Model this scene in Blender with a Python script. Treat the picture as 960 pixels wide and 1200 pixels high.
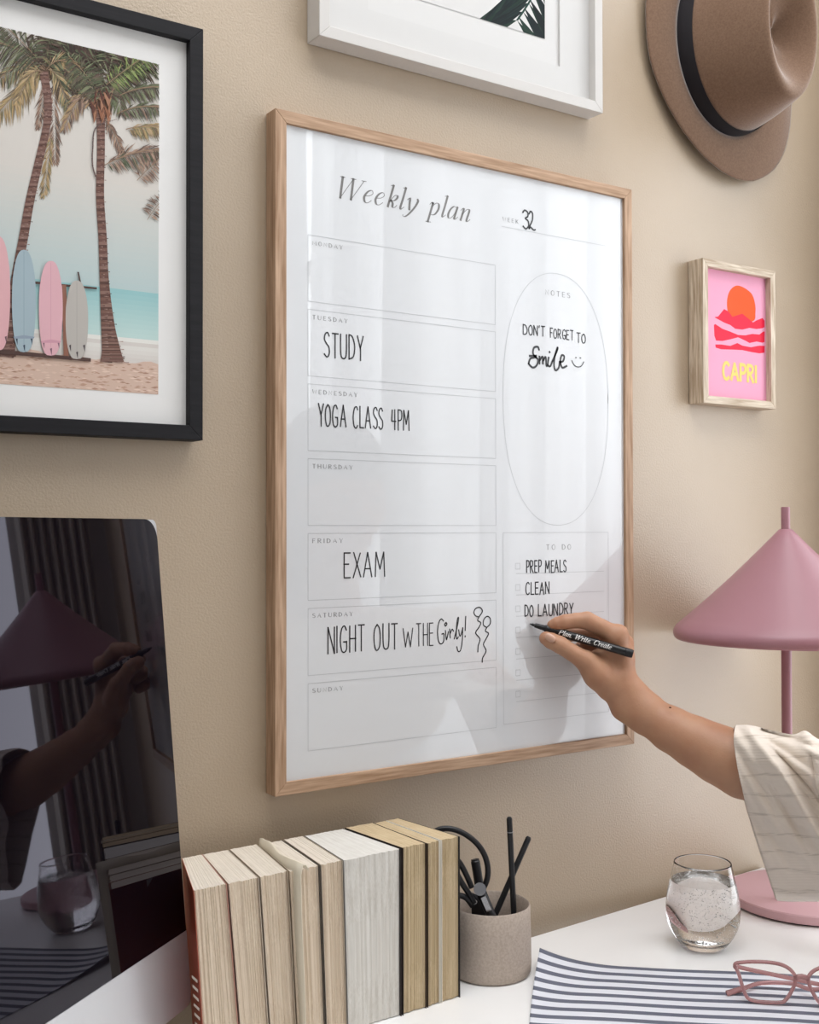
import bpy, math, random
import numpy as np
from mathutils import Vector, Matrix

sc = bpy.context.scene
COL = sc.collection
for o in list(bpy.data.objects):
    bpy.data.objects.remove(o)
random.seed(7)
PI = math.pi

# ------------------------------------------------------------------ camera
# working frame: X right along the wall, Y into the wall (wall face y = 0), Z relative to the camera's height
ZC = 1.226
FPX, PSI, PIT, DIST, ROLL = 1342.658, 0.595074, 0.0152315, 1.0899, 0.001536
cam_d = bpy.data.cameras.new('camera')
cam_d.sensor_fit = 'HORIZONTAL'; cam_d.sensor_width = 36.0
cam_d.lens = FPX / 960 * 36.0
cam_d.clip_start = 0.01
cam = bpy.data.objects.new('camera', cam_d); COL.objects.link(cam)
F = Vector((math.sin(PSI) * math.cos(PIT), math.cos(PSI) * math.cos(PIT), math.sin(PIT)))
R = Vector((math.cos(PSI), -math.sin(PSI), 0)); U = R.cross(F)
cr, sr = math.cos(ROLL), math.sin(ROLL)
Rr = cr * R - sr * U; Ur = sr * R + cr * U
cam.matrix_world = Matrix(((Rr.x, Ur.x, -F.x, 0), (Rr.y, Ur.y, -F.y, -DIST), (Rr.z, Ur.z, -F.z, ZC), (0, 0, 0, 1)))
sc.camera = cam

# ------------------------------------------------------------------ light and exposure
sc.view_settings.view_transform = 'Standard'
sc.view_settings.look = 'None'
sc.view_settings.gamma = 1.0
sc.view_settings.use_curve_mapping = False
sc.view_settings.exposure = 0.05
sc.cycles.use_denoising = True
sc.cycles.max_bounces = 14
sc.cycles.transparent_max_bounces = 24
sc.cycles.sample_clamp_indirect = 6.0

world = bpy.data.worlds.new('sky'); sc.world = world; world.use_nodes = True
bg = world.node_tree.nodes['Background']
bg.inputs['Color'].default_value = (0.86, 0.93, 1.0, 1); bg.inputs['Strength'].default_value = 1.0

def area(name, loc, target, sx, sy, power, color):
    l = bpy.data.lights.new(name, 'AREA'); l.shape = 'RECTANGLE'; l.size = sx; l.size_y = sy
    l.energy = power; l.color = color
    o = bpy.data.objects.new(name, l); COL.objects.link(o); o.location = loc
    d = Vector(target) - Vector(loc); o.rotation_euler = d.to_track_quat('-Z', 'Y').to_euler()
    return o
# side-window daylight, then two added fill lights from behind and above
area('window_daylight', (1.92, -1.75, 1.35), (0, -1.75, 1.35), 3.3, 2.6, 70, (0.955, 0.975, 1.0))
area('rear_fill_light', (0, -4.25, 1.65), (0, 0, 1.65), 2.6, 1.9, 10, (0.97, 0.985, 1.0))
area('desk_fill_light', (.60, -.72, ZC + 1.80), (.60, -.72, 0), 1.9, 1.3, 40, (0.98, 0.99, 1.0))

# ------------------------------------------------------------------ helpers
def ray(px, py):
    x = (px - 480) / FPX; y = (600 - py) / FPX
    x, y = cr * x + sr * y, -sr * x + cr * y
    return F + x * R + y * U
CAMP = Vector((0, -DIST, 0))
def onY(px, py, Y=0.0):
    d = ray(px, py); return CAMP + d * ((Y + DIST) / d.y)
def onZ(px, py, Z):
    d = ray(px, py); return CAMP + d * (Z / d.z)
def onD(px, py, t): return CAMP + ray(px, py) * t
def onP(px, py, n, c):
    d = ray(px, py); return CAMP + d * ((c - n.dot(CAMP)) / n.dot(d))

def lin(c):
    return c / 12.92 if c <= 0.04045 else ((c + 0.055) / 1.055) ** 2.4
def rgb(h):
    h = h.lstrip('#'); return tuple(lin(int(h[i:i + 2], 16) / 255) for i in (0, 2, 4)) + (1.0,)

MATS = {}
def mat(name, col='#ffffff', rough=0.5, metal=0.0, coat=0.0, coat_rough=0.05, bump=None, vary=None, spec=0.5,
        trans=0.0, ior=1.45, sss=0.0, sheen=0.0, attr=None, stretch=(1, 1, 1), dist=0.001):
    """bump=(scale, strength); vary=(scale, second colour)"""
    m = bpy.data.materials.new(name); m.use_nodes = True; MATS[name] = m
    nt = m.node_tree; b = nt.nodes['Principled BSDF']
    b.inputs['Base Color'].default_value = rgb(col)
    b.inputs['Roughness'].default_value = rough; b.inputs['Metallic'].default_value = metal
    b.inputs['Coat Weight'].default_value = coat; b.inputs['Coat Roughness'].default_value = coat_rough
    b.inputs['Specular IOR Level'].default_value = spec
    b.inputs['Transmission Weight'].default_value = trans; b.inputs['IOR'].default_value = ior
    if sss:
        b.inputs['Subsurface Weight'].default_value = sss
        b.inputs['Subsurface Radius'].default_value = (1.0, 0.35, 0.2); b.inputs['Subsurface Scale'].default_value = 0.006
    if sheen:
        b.inputs['Sheen Weight'].default_value = sheen; b.inputs['Sheen Roughness'].default_value = 0.4
    if bump or vary:
        tc = nt.nodes.new('ShaderNodeTexCoord'); mp = nt.nodes.new('ShaderNodeMapping')
        mp.inputs['Scale'].default_value = stretch
        nt.links.new(tc.outputs['Object'], mp.inputs['Vector'])
    if bump:
        n = nt.nodes.new('ShaderNodeTexNoise'); n.inputs['Scale'].default_value = bump[0]; n.inputs['Detail'].default_value = 3
        bp = nt.nodes.new('ShaderNodeBump'); bp.inputs['Strength'].default_value = bump[1]; bp.inputs['Distance'].default_value = dist
        nt.links.new(mp.outputs[0], n.inputs['Vector']); nt.links.new(n.outputs[0], bp.inputs['Height'])
        nt.links.new(bp.outputs[0], b.inputs['Normal'])
    if vary:
        n = nt.nodes.new('ShaderNodeTexNoise'); n.inputs['Scale'].default_value = vary[0]; n.inputs['Detail'].default_value = 5
        nt.links.new(mp.outputs[0], n.inputs['Vector'])
        mr = nt.nodes.new('ShaderNodeMapRange'); mr.inputs[1].default_value = 0.35; mr.inputs[2].default_value = 0.65
        nt.links.new(n.outputs[0], mr.inputs[0])
        mx = nt.nodes.new('ShaderNodeMix'); mx.data_type = 'RGBA'
        mx.inputs[6].default_value = rgb(col); mx.inputs[7].default_value = rgb(vary[1])
        nt.links.new(mr.outputs[0], mx.inputs[0]); nt.links.new(mx.outputs[2], b.inputs['Base Color'])
    if attr:
        a = nt.nodes.new('ShaderNodeAttribute'); a.attribute_name = attr
        nt.links.new(a.outputs['Color'], b.inputs['Base Color'])
    return m

class MB:
    """collects shapes in the working frame and links them as one mesh object"""
    def __init__(s): s.v = []; s.f = []; s.c = None; s.uv = None
    def add(s, vs, fs, col=None, uvs=None):
        n = len(s.v); s.v += [tuple(p) for p in vs]; s.f += [tuple(i + n for i in f) for f in fs]
        if col is not None:
            if s.c is None: s.c = []
            s.c += [col] * len(fs)
        if uvs is not None:
            if s.uv is None: s.uv = []
            s.uv += list(uvs)
        return s
    def box(s, x0, x1, y0, y1, z0, z1):
        v = [(x, y, z) for x in (x0, x1) for y in (y0, y1) for z in (z0, z1)]
        return s.add(v, [(0, 1, 3, 2), (4, 6, 7, 5), (0, 4, 5, 1), (2, 3, 7, 6), (0, 2, 6, 4), (1, 5, 7, 3)])
    def hexa(s, p):   # 8 points: bottom loop 4, top loop 4
        return s.add(p, [(3, 2, 1, 0), (4, 5, 6, 7), (0, 1, 5, 4), (1, 2, 6, 5), (2, 3, 7, 6), (3, 0, 4, 7)])
    def tube(s, pts, rad, n=12, closed=False, flat=None):
        pts = [Vector(p) for p in pts]; m = len(pts)
        if not hasattr(rad, '__len__'): rad = [rad] * m
        prev = None; vs = []
        for i, p in enumerate(pts):
            if closed: t = pts[(i + 1) % m] - pts[i - 1]
            else: t = pts[min(i + 1, m - 1)] - pts[max(i - 1, 0)]
            t.normalize()
            if prev is None:
                a = Vector((0, 0, 1)) if abs(t.z) < 0.9 else Vector((0, 1, 0))
                prev = (a - t * a.dot(t)).normalized()
            else: prev = (prev - t * prev.dot(t)).normalized()
            b = t.cross(prev)
            for k in range(n):
                q = 2 * PI * k / n
                vs.append(p + (prev * math.cos(q) + b * math.sin(q) * (flat or 1)) * rad[i])
        fs = []
        rng = m if closed else m - 1
        for i in range(rng):
            j = (i + 1) % m
            for k in range(n):
                l = (k + 1) % n; fs.append((i * n + k, i * n + l, j * n + l, j * n + k))
        if not closed:
            fs.append(tuple(range(n - 1, -1, -1))); fs.append(tuple((m - 1) * n + k for k in range(n)))
        return s.add(vs, fs)
    def lathe(s, prof, c, n=48, cap0=True, cap1=True, sx=1, sy=1):
        vs = []; fs = []; m = len(prof)
        for (r, z) in prof:
            for k in range(n):
                a = 2 * PI * k / n; vs.append((c[0] + r * sx * math.cos(a), c[1] + r * sy * math.sin(a), c[2] + z))
        for i in range(m - 1):
            for k in range(n):
                l = (k + 1) % n; fs.append((i * n + k, i * n + l, (i + 1) * n + l, (i + 1) * n + k))
        if cap0: fs.append(tuple(range(n - 1, -1, -1)))
        if cap1: fs.append(tuple((m - 1) * n + k for k in range(n)))
        return s.add(vs, fs)
    def build(s, name, m, root=None, smooth=False, bevel=0, solid=0, subd=0, angle=None):
        if root is not None:
            base = root
            while base.parent: base = base.parent
            org = Vector(base['org'])
        else: org = Vector((0, 0, 0))
        me = bpy.data.meshes.new(name)
        me.from_pydata([tuple(Vector(p) - org) for p in s.v], [], s.f); me.update()
        if m: me.materials.append(m)
        if s.c is not None:
            a = me.color_attributes.new('tint', 'FLOAT_COLOR', 'CORNER')
            k = 0
            for p in me.polygons:
                for _ in p.loop_indices: a.data[k].color = s.c[p.index]; k += 1
        if s.uv is not None:
            u = me.uv_layers.new(name='UVMap')
            for l in me.loops: u.data[l.index].uv = s.uv[l.vertex_index]
        if smooth: me.shade_smooth()
        o = bpy.data.objects.new(name, me); COL.objects.link(o)
        if root is not None: o.parent = root
        else: o.location = (0, 0, ZC); o['org'] = (0.0, 0.0, 0.0)
        if angle:
            me.shade_smooth(); me.set_sharp_from_angle(angle=math.radians(angle))
        if solid:
            d = o.modifiers.new('thickness', 'SOLIDIFY'); d.thickness = solid; d.offset = 0
        if bevel:
            d = o.modifiers.new('edges', 'BEVEL'); d.width = bevel; d.segments = 2; d.limit_method = 'ANGLE'
        if subd:
            d = o.modifiers.new('subdivision', 'SUBSURF'); d.levels = subd; d.render_levels = subd
        return o

def thing(name, loc, label, cat, group=None):
    o = bpy.data.objects.new(name, None); COL.objects.link(o); o.empty_display_size = 0.05
    o['org'] = tuple(float(c) for c in loc); o.location = (loc[0], loc[1], loc[2] + ZC)
    o['label'] = label; o['category'] = cat
    if group: o['group'] = group
    return o
def tag(o, label=None, cat=None, group=None, kind=None):
    if label: o['label'] = label
    if cat: o['category'] = cat
    if group: o['group'] = group
    if kind: o['kind'] = kind
    return o

def catmull(pts, n=8, closed=False):
    P = [tuple(p) for p in pts]; out = []; m = len(P); d = len(P[0])
    def g(i): return P[i % m] if closed else P[max(0, min(m - 1, i))]
    for i in range(m if closed else m - 1):
        a, b, c, e = g(i - 1), g(i), g(i + 1), g(i + 2)
        for k in range(n):
            t = k / n
            out.append(tuple(0.5 * ((2 * b[q]) + (-a[q] + c[q]) * t + (2 * a[q] - 5 * b[q] + 4 * c[q] - e[q]) * t * t + (-a[q] + 3 * b[q] - 3 * c[q] + e[q]) * t ** 3) for q in range(d)))
    if not closed: out.append(P[-1])
    return out

# ------------------------------------------------------------------ stroke lettering
def S(*p): return ('s', list(p))
def L(*p): return ('l', list(p))
CAPS = {  # width, strokes in a unit-high box
 'A': (.62, [L((0, 0), (.31, 1), (.62, 0)), L((.12, .36), (.5, .36))]),
 'B': (.5, [L((0, 1), (0, 0)), S((0, 1), (.4, .92), (.42, .6), (.05, .52)), S((.05, .52), (.5, .44), (.5, .08), (0, 0))]),
 'C': (.5, [S((.5, .86), (.36, 1), (.12, .9), (0, .5), (.1, .1), (.32, 0), (.5, .13))]),
 'D': (.52, [L((0, 1), (0, 0)), S((0, 1), (.3, .93), (.52, .55), (.4, .12), (0, 0))]),
 'E': (.44, [L((.44, 1), (0, 1), (0, 0), (.44, 0)), L((0, .53), (.36, .53))]),
 'F': (.42, [L((.42, 1), (0, 1), (0, 0)), L((0, .54), (.34, .54))]),
 'G': (.56, [S((.52, .84), (.36, 1), (.12, .9), (0, .5), (.1, .1), (.32, 0), (.54, .12), (.54, .42)), L((.3, .42), (.56, .42))]),
 'H': (.54, [L((0, 1), (0, 0)), L((.54, 1), (.54, 0)), L((0, .5), (.54, .5))]),
 'I': (.04, [L((.02, 1), (.02, 0))]),
 'K': (.5, [L((0, 1), (0, 0)), L((.5, 1), (.03, .45)), L((.15, .58), (.52, 0))]),
 'L': (.42, [L((0, 1), (0, 0), (.42, 0))]),
 'M': (.7, [L((0, 0), (.06, 1), (.35, .3), (.63, 1), (.7, 0))]),
 'N': (.54, [L((0, 0), (0, 1), (.54, 0), (.54, 1))]),
 'O': (.56, [S((.28, 1), (.06, .8), (0, .45), (.1, .1), (.28, 0), (.5, .15), (.56, .5), (.48, .85), (.28, 1))]),
 'P': (.46, [L((0, 1), (0, 0)), S((0, 1), (.38, .96), (.46, .72), (.34, .5), (0, .46))]),
 'R': (.5, [L((0, 1), (0, 0)), S((0, 1), (.36, .96), (.44, .74), (.32, .54), (0, .5)), L((.16, .5), (.5, -.02))]),
 'S': (.46, [S((.44, .86), (.3, 1), (.08, .93), (.02, .72), (.2, .55), (.42, .4), (.44, .14), (.24, 0), (0, .12))]),
 'T': (.54, [L((0, 1), (.54, 1)), L((.27, 1), (.27, 0))]),
 'U': (.54, [S((0, 1), (0, .4), (.07, .08), (.27, 0), (.47, .08), (.54, .4), (.54, 1))]),
 'W': (.74, [L((0, 1), (.18, 0), (.37, .8), (.56, 0), (.74, 1))]),
 'X': (.52, [L((0, 1), (.52, 0)), L((.52, 1), (0, 0))]),
 'Y': (.54, [L((0, 1), (.27, .48), (.54, 1)), L((.27, .48), (.27, 0))]),
 "'": (.08, [L((.06, 1.08), (.0, .86))]),
 '4': (.5, [L((.34, 0), (.34, 1)), L((.06, .98), (.0, .42), (.5, .42))]),
 '!': (.06, [L((.03, 1), (.03, .3)), L((.03, .06), (.03, 0))]),
 ' ': (.34, []),
}
ITAL = {  # serif italic, baseline 0, cap height 1, x-height .6, drawn upright, slanted later
 'W': (1.15, [L((.0, .97), (.22, .97)), L((.11, .97), (.26, .0)), L((.26, .0), (.6, .97)), L((.48, .97), (.72, .97)), L((.6, .97), (.75, 0)), L((.75, 0), (1.1, .97)), L((.98, .97), (1.2, .97))]),
 'P': (.66, [L((.1, .97), (.1, 0)), L((0, 0), (.24, 0)), S((.0, .97), (.3, .99), (.55, .92), (.6, .72), (.45, .5), (.1, .47))]),
 'C': (.76, [S((.7, .72), (.66, .92), (.42, 1), (.14, .85), (.04, .48), (.16, .1), (.42, -.02), (.68, .2))]),
 'e': (.42, [S((.06, .3), (.26, .34), (.38, .48), (.28, .61), (.12, .5), (.03, .25), (.12, .03), (.26, 0), (.4, .14))]),
 'k': (.5, [L((.02, 1.02), (.14, 1.05)), L((.14, 1.05), (.14, 0)), S((.14, .2), (.3, .55), (.44, .6), (.46, .48), (.36, .34), (.16, .3)), S((.22, .32), (.32, .2), (.36, .02), (.46, .02), (.54, .14))]),
 'l': (.24, [L((.0, 1.02), (.12, 1.05)), S((.12, 1.05), (.12, .5), (.11, .08), (.16, -.01), (.27, .12))]),
 'y': (.5, [S((-.02, .5), (.06, .6), (.1, .56), (.14, .3), (.2, .05)), S((.46, .6), (.5, .5), (.42, .2), (.24, -.15), (.08, -.32), (-.03, -.3), (-.04, -.24))]),
 'p': (.52, [S((0, .48), (.08, .6), (.14, .55)), L((.14, .58), (.13, -.36)), L((.02, -.36), (.28, -.36)), S((.14, .4), (.3, .6), (.44, .56), (.48, .32), (.38, .06), (.22, 0), (.14, .08))]),
 'a': (.5, [S((.38, .55), (.22, .61), (.08, .44), (.03, .18), (.1, 0), (.24, .06), (.37, .35)), S((.4, .6), (.38, .2), (.38, .02), (.44, 0), (.54, .12))]),
 'n': (.56, [S((-.02, .48), (.06, .6), (.12, .54), (.1, 0)), S((.11, .3), (.26, .56), (.38, .6), (.42, .48), (.4, .06), (.46, -.01), (.57, .12))]),
 'r': (.38, [S((-.02, .48), (.06, .6), (.12, .54), (.1, 0)), S((.11, .3), (.22, .55), (.34, .6), (.36, .5))]),
 'i': (.22, [S((-.02, .48), (.06, .6), (.1, .54), (.09, .06), (.14, -.01), (.24, .12)), L((.1, .86), (.1, .8))]),
 't': (.3, [S((.12, .82), (.11, .3), (.1, .04), (.16, -.01), (.28, .12)), L((0, .59), (.26, .59))]),
 '.': (.14, [L((.03, .08), (.03, 0))]),
 ' ': (.36, []),
}
def text_strokes(txt, font, gap=.2, slant=0.0):
    x = 0; out = []
    for ch in txt:
        w, st = font[ch]
        for k, p in st:
            q = catmull(p, 6) if k == 's' else list(p)
            out.append([(x + a + slant * b, b) for a, b in q])
        x += w + gap
    return out, x - gap
def ribbon(mb, pts, thin, thick, put, nib=True):
    """2-D stroke to a flat strip; downstrokes get the thick width"""
    m = len(pts)
    if m < 2: return
    vs = []
    for i, (x, y) in enumerate(pts):
        a = pts[max(0, i - 1)]; b = pts[min(m - 1, i + 1)]
        dx, dy = b[0] - a[0], b[1] - a[1]; l = math.hypot(dx, dy) or 1; dx /= l; dy /= l
        w = thin + (thick - thin) * (max(0, -dy) ** 1.5 if nib else 1)
        e = 0
        if i in (0, m - 1): e = w * .3 * (-1 if i == 0 else 1)
        vs.append(put(x - dy * w / 2 + dx * e, y + dx * w / 2 + dy * e)); vs.append(put(x + dy * w / 2 + dx * e, y - dx * w / 2 + dy * e))
    mb.add(vs, [(2 * i, 2 * i + 1, 2 * i + 3, 2 * i + 2) for i in range(m - 1)])
def write(mb, txt, font, x0, x1, z0, h, Y, thin, thick, gap=.2, slant=0., nib=True, jit=0):
    st, w = text_strokes(txt, font, gap, slant); sx = (x1 - x0) / w
    st2 = []
    for s in st:
        jx, jy = random.uniform(-jit, jit), random.uniform(-jit, jit)
        s2 = [(x0 + a * sx + jx, z0 + b * h + jy) for a, b in s]
        if len(s2) < 6 and not nib:   # break corners so the marker line keeps its width
            for a, b in zip(s2[:-1], s2[1:]): st2.append([a, b])
        else: st2.append(s2)
    for s in st2: ribbon(mb, s, thin, thick, lambda a, b: (a, Y, b), nib)

# ------------------------------------------------------------------ materials
wall_m = mat('beige_plaster', '#b4a18a', .42, spec=1.0, coat=.25, coat_rough=.38, bump=(400, .8), vary=(3.2, '#ae9a82'), dist=.0007)
white_desk = mat('white_lacquer', '#f6f5f4', .38, coat=.15, coat_rough=.2)
oak_v = mat('oak_vertical', '#c0a085', .6, vary=(1, '#98775b'), stretch=(230, 230, 14), bump=(1.4, .5), dist=.0004)
oak_h = mat('oak_horizontal', '#c0a085', .6, vary=(1, '#98775b'), stretch=(14, 230, 230), bump=(1.4, .5), dist=.0004)
ash_v = mat('pale_ash_vertical', '#d9cbb8', .65, vary=(1, '#ab9780'), stretch=(300, 300, 22), bump=(1.2, .5), dist=.0004)
ash_h = mat('pale_ash_horizontal', '#d9cbb8', .65, vary=(1, '#ab9780'), stretch=(22, 300, 300), bump=(1.2, .5), dist=.0004)
black_wood = mat('black_stained_wood', '#1f1e21', .6, spec=.25, vary=(1, '#19181b'), stretch=(20, 300, 300), bump=(1, .25), dist=.0003)
white_wood = mat('white_painted_wood', '#e6e1dc', .5)
board_m = mat('glossy_writing_board', '#d6d7d9', .35, coat=1.0, coat_rough=.015)
board_m.node_tree.nodes['Principled BSDF'].inputs['Coat IOR'].default_value = 1.8
mount_m = mat('white_mount_card', '#e4e2e0', .8)
print_white = mat('print_paper', '#e8e6e4', .6, coat=.3, coat_rough=.05)
line_m = mat('printed_grey_line', '#b9bbbd', .5, coat=1, coat_rough=.02)
label_m = mat('printed_grey_type', '#979899', .5, coat=1, coat_rough=.02)
title_m = mat('printed_dark_type', '#6f6c6a', .5, coat=1, coat_rough=.02)
ink_m = mat('black_marker_ink', '#2a2a2d', .5, coat=.3)
tint_m = mat('printed_picture', '#ffffff', .5, attr='tint', spec=.2, coat=.06, coat_rough=.04)
felt_m = mat('brown_felt', '#816652', .95, bump=(900, .4), vary=(420, '#745947'), sheen=.5, dist=.0006)
band_m = mat('black_grosgrain', '#17141a', .8, bump=(900, .3), dist=.0004)
pink_shaded = mat('matt_pink_shaded', '#a2747d', .38)  # lamp's one pink paint, darkened for the parts turned from the light
pink_lit = mat('matt_pink_lit', '#d3aab0', .5)  # same pink paint, lightened where light falls on the base
dark_foam = mat('dark_foam', '#2b2024', .9)
alu = mat('silver_aluminium', '#cfd0d3', .32, metal=.9)
screen_m = mat('black_screen_glass', '#0a070c', .02, spec=.42)
screen_m.node_tree.nodes['Principled BSDF'].inputs['Specular Tint'].default_value = (.82, .76, 1.0, 1)
clay_m = mat('sandy_stoneware', '#c2b3a6', .8, bump=(600, .4), vary=(420, '#b3a396'), dist=.0005)
black_plastic = mat('black_plastic', '#1c1b1e', .4)
graph_m = mat('matt_black_lacquer', '#202023', .55, bump=(900, .2), dist=.0003)
steel = mat('bright_steel', '#9d9da0', .25, metal=1)
glass_m = mat('clear_glass', '#ffffff', 0.0, trans=1, ior=1.3)
water_m = mat('water', '#ffffff', 0.0, trans=1, ior=1.33)
skin_m = mat('warm_skin', '#b98d70', .5, sss=.12, bump=(420, .3), vary=(26, '#b08064'), dist=.0005)
nail_m = mat('finger_nail', '#cba08a', .3)
hair_m = mat('dark_brown_hair', '#3a261a', .5, bump=(60, .6), stretch=(6, 6, 1), dist=.003)
trouser_m = mat('grey_trousers', '#5b5c60', .9, bump=(500, .4))
lens_m = mat('spectacle_lens', '#ffffff', 0.0, trans=1, ior=1.02)
acetate = mat('translucent_pink_acetate', '#d3a3a2', .1, trans=.6, ior=1.35)
floor_m = mat('oak_floorboards', '#b0aaa2', .5, vary=(1, '#a19b92'), stretch=(1, 12, 1))
ceil_m = mat('white_ceiling', '#e9e6e1', .9)

# ------------------------------------------------------------------ the room
H = -0.486               # desk top in the working frame
FL = -ZC                 # floor
def struct(name, mb, m, label=None, **k):
    o = mb.build(name, m, **k); o['kind'] = 'structure'
    if label: o['label'] = label
    return o
XR_ = 1.62
room_m = mat('off_white_paint', '#dedbd6', .8)
struct('wall_back', MB().box(-1.7, XR_ + .1, 0, .12, FL, 1.5), wall_m, 'beige plastered wall the frames hang on')
wr = MB()
wr.box(XR_, XR_ + .1, -4.0, -3.4, FL, 1.5); wr.box(XR_, XR_ + .1, -.12, 0, FL, 1.5)
wr.box(XR_, XR_ + .1, -3.4, -.12, FL, -1.10); wr.box(XR_, XR_ + .1, -3.4, -.12, 1.35, 1.5)
struct('wall_right', wr, room_m, 'pale side wall around the tall window')
wf = MB()
wf.box(-1.7, -1.3, -4.1, -4.0, FL, 1.5); wf.box(1.3, XR_ + .1, -4.1, -4.0, FL, 1.5)
wf.box(-1.3, 1.3, -4.1, -4.0, FL, -.55); wf.box(-1.3, 1.3, -4.1, -4.0, 1.35, 1.5)
struct('wall_front', wf, room_m, 'pale wall behind the photographer')
struct('wall_left', MB().box(-1.8, -1.7, -4.1, .12, FL, 1.5), room_m, 'pale wall at the left end')
struct('floor', MB().box(-1.8, XR_ + .1, -4.1, .12, FL - .1, FL), floor_m)
cl = MB(); cl.box(-1.8, -.3, -4.1, .12, 1.5, 1.6); cl.box(1.5, XR_ + .1, -4.1, .12, 1.5, 1.6); cl.box(-.3, 1.5, -4.1, -1.3, 1.5, 1.6); cl.box(-.3, 1.5, -.14, .12, 1.5, 1.6)
struct('ceiling', cl, ceil_m, 'white ceiling with an opening for the added desk light')
w3 = MB(); w3.box(-.3, 1.5, -1.3, -1.25, 1.6, 1.66); w3.box(-.3, 1.5, -.19, -.14, 1.6, 1.66); w3.box(-.3, -.25, -1.25, -.19, 1.6, 1.66); w3.box(1.45, 1.5, -1.25, -.19, 1.6, 1.66); w3.box(.58, .62, -1.25, -.19, 1.6, 1.66)  # unseen rooflight, added only to brighten the desk
struct('added_rooflight', w3, mat('added_frame_white', '#e6e1dc', .5), 'white frame of a rooflight added to brighten the desk')
def window(name, axis, a0, a1, at, zb):
    w = MB()
    def bx(p0, p1, z0, z1):
        if axis == 'y': w.box(at, at + .06, p0, p1, z0, z1)
        else: w.box(p0, p1, at, at + .06, z0, z1)
    for k in range(4): p = a0 + (a1 - a0 - .06) * k / 3; bx(p, p + .06, zb, 1.35)
    bx(a0, a1, zb, zb + .06); bx(a0, a1, 1.29, 1.35); bx(a0, a1, .75, .79)
    struct(name, w, white_wood, 'white casement window with sheer curtains')
window('window_1', 'y', -3.4, -.12, XR_ + .02, -1.10)
window('fill_window', 'x', -1.3, 1.3, -4.08, -.55)  # unseen rear window, added for soft fill light
# sheer curtains
cm = bpy.data.materials.new('sheer_curtain'); cm.use_nodes = True
nt = cm.node_tree; nt.nodes.clear()
out = nt.nodes.new('ShaderNodeOutputMaterial'); tr = nt.nodes.new('ShaderNodeBsdfTransparent'); tl = nt.nodes.new('ShaderNodeBsdfTranslucent')
df = nt.nodes.new('ShaderNodeBsdfDiffuse'); m1 = nt.nodes.new('ShaderNodeMixShader'); m2 = nt.nodes.new('ShaderNodeMixShader')
tl.inputs[0].default_value = (.66, .66, .655, 1); df.inputs[0].default_value = (.9, .9, .9, 1)
m1.inputs[0].default_value = .25; m2.inputs[0].default_value = .97
tcn = nt.nodes.new('ShaderNodeTexCoord'); mpc = nt.nodes.new('ShaderNodeMapping'); mpc.inputs['Scale'].default_value = (7.5, 7.5, .22); nzc = nt.nodes.new('ShaderNodeTexNoise'); nzc.inputs['Scale'].default_value = 1.0; nzc.inputs['Detail'].default_value = 2.5
rpc = nt.nodes.new('ShaderNodeMapRange'); rpc.inputs[1].default_value = .36; rpc.inputs[2].default_value = .64; rpc.inputs[3].default_value = .32; rpc.inputs[4].default_value = .95
nt.links.new(tcn.outputs['Object'], mpc.inputs[0]); nt.links.new(mpc.outputs[0], nzc.inputs['Vector']); nt.links.new(nzc.outputs[0], rpc.inputs[0]); nt.links.new(rpc.outputs[0], tl.inputs[0])
nt.links.new(tl.outputs[0], m1.inputs[1]); nt.links.new(df.outputs[0], m1.inputs[2])
nt.links.new(tr.outputs[0], m2.inputs[1]); nt.links.new(m1.outputs[0], m2.inputs[2]); nt.links.new(m2.outputs[0], out.inputs[0])
def curtain(axis, a0, a1, at, n, label, seed):
    rnd = random.Random(seed); vs = []; fs = []
    ph = [rnd.uniform(0, 6) for _ in range(4)]
    for i in range(n + 1):
        t = i / n; p = a0 + (a1 - a0) * t
        for z, k in ((1.42, .6), (.4, 1.0), (FL + .02, 1.5)):
            w = (.028 * math.sin(t * 62 + ph[0]) + .016 * math.sin(t * 117 + ph[1])) * k
            vs.append((at + w, p, z) if axis == 'y' else (p, at + w, z))
    for i in range(n):
        for j in (0, 1): fs.append((i * 3 + j, i * 3 + j + 1, i * 3 + j + 4, i * 3 + j + 3))
    o = MB().add(vs, fs).build('sheer_curtain', cm, smooth=True)
    tag(o, label, 'curtain', 'sheer curtains')
curtain('y', -3.45, -1.75, XR_ - .09, 150, 'white sheer curtain at the side window, half farther from the wall of frames', 3)
curtain('y', -1.68, -.50, XR_ - .09, 130, 'white sheer curtain at the side window, half nearer the wall of frames', 4)
vs = []; fs = []  # unseen drape, added to darken the wall near the corner
for i in range(41):
    y = -.035 - .13 * i / 40
    for z in (1.42, .4, -.5, FL + .02): vs.append((XR_ - .065 + .022 * math.sin(i * 1.15), y, z))
for i in range(40):
    for j in range(3): fs.append((i * 4 + j, i * 4 + j + 1, i * 4 + j + 5, i * 4 + j + 4))
tag(MB().add(vs, fs).build('shading_drape', mat('shading_drape', '#cfc8bd', .9, bump=(500, .3)), smooth=True, solid=.002), 'gathered off-white linen drape added to shade the wall corner beside the side window', 'curtain')
curtain('x', -1.38, -.04, -3.9, 150, 'white sheer curtain on the left half of the added fill window behind the photographer', 5)
curtain('x', .04, 1.38, -3.9, 150, 'white sheer curtain on the right half of the added fill window behind the photographer', 6)

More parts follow.
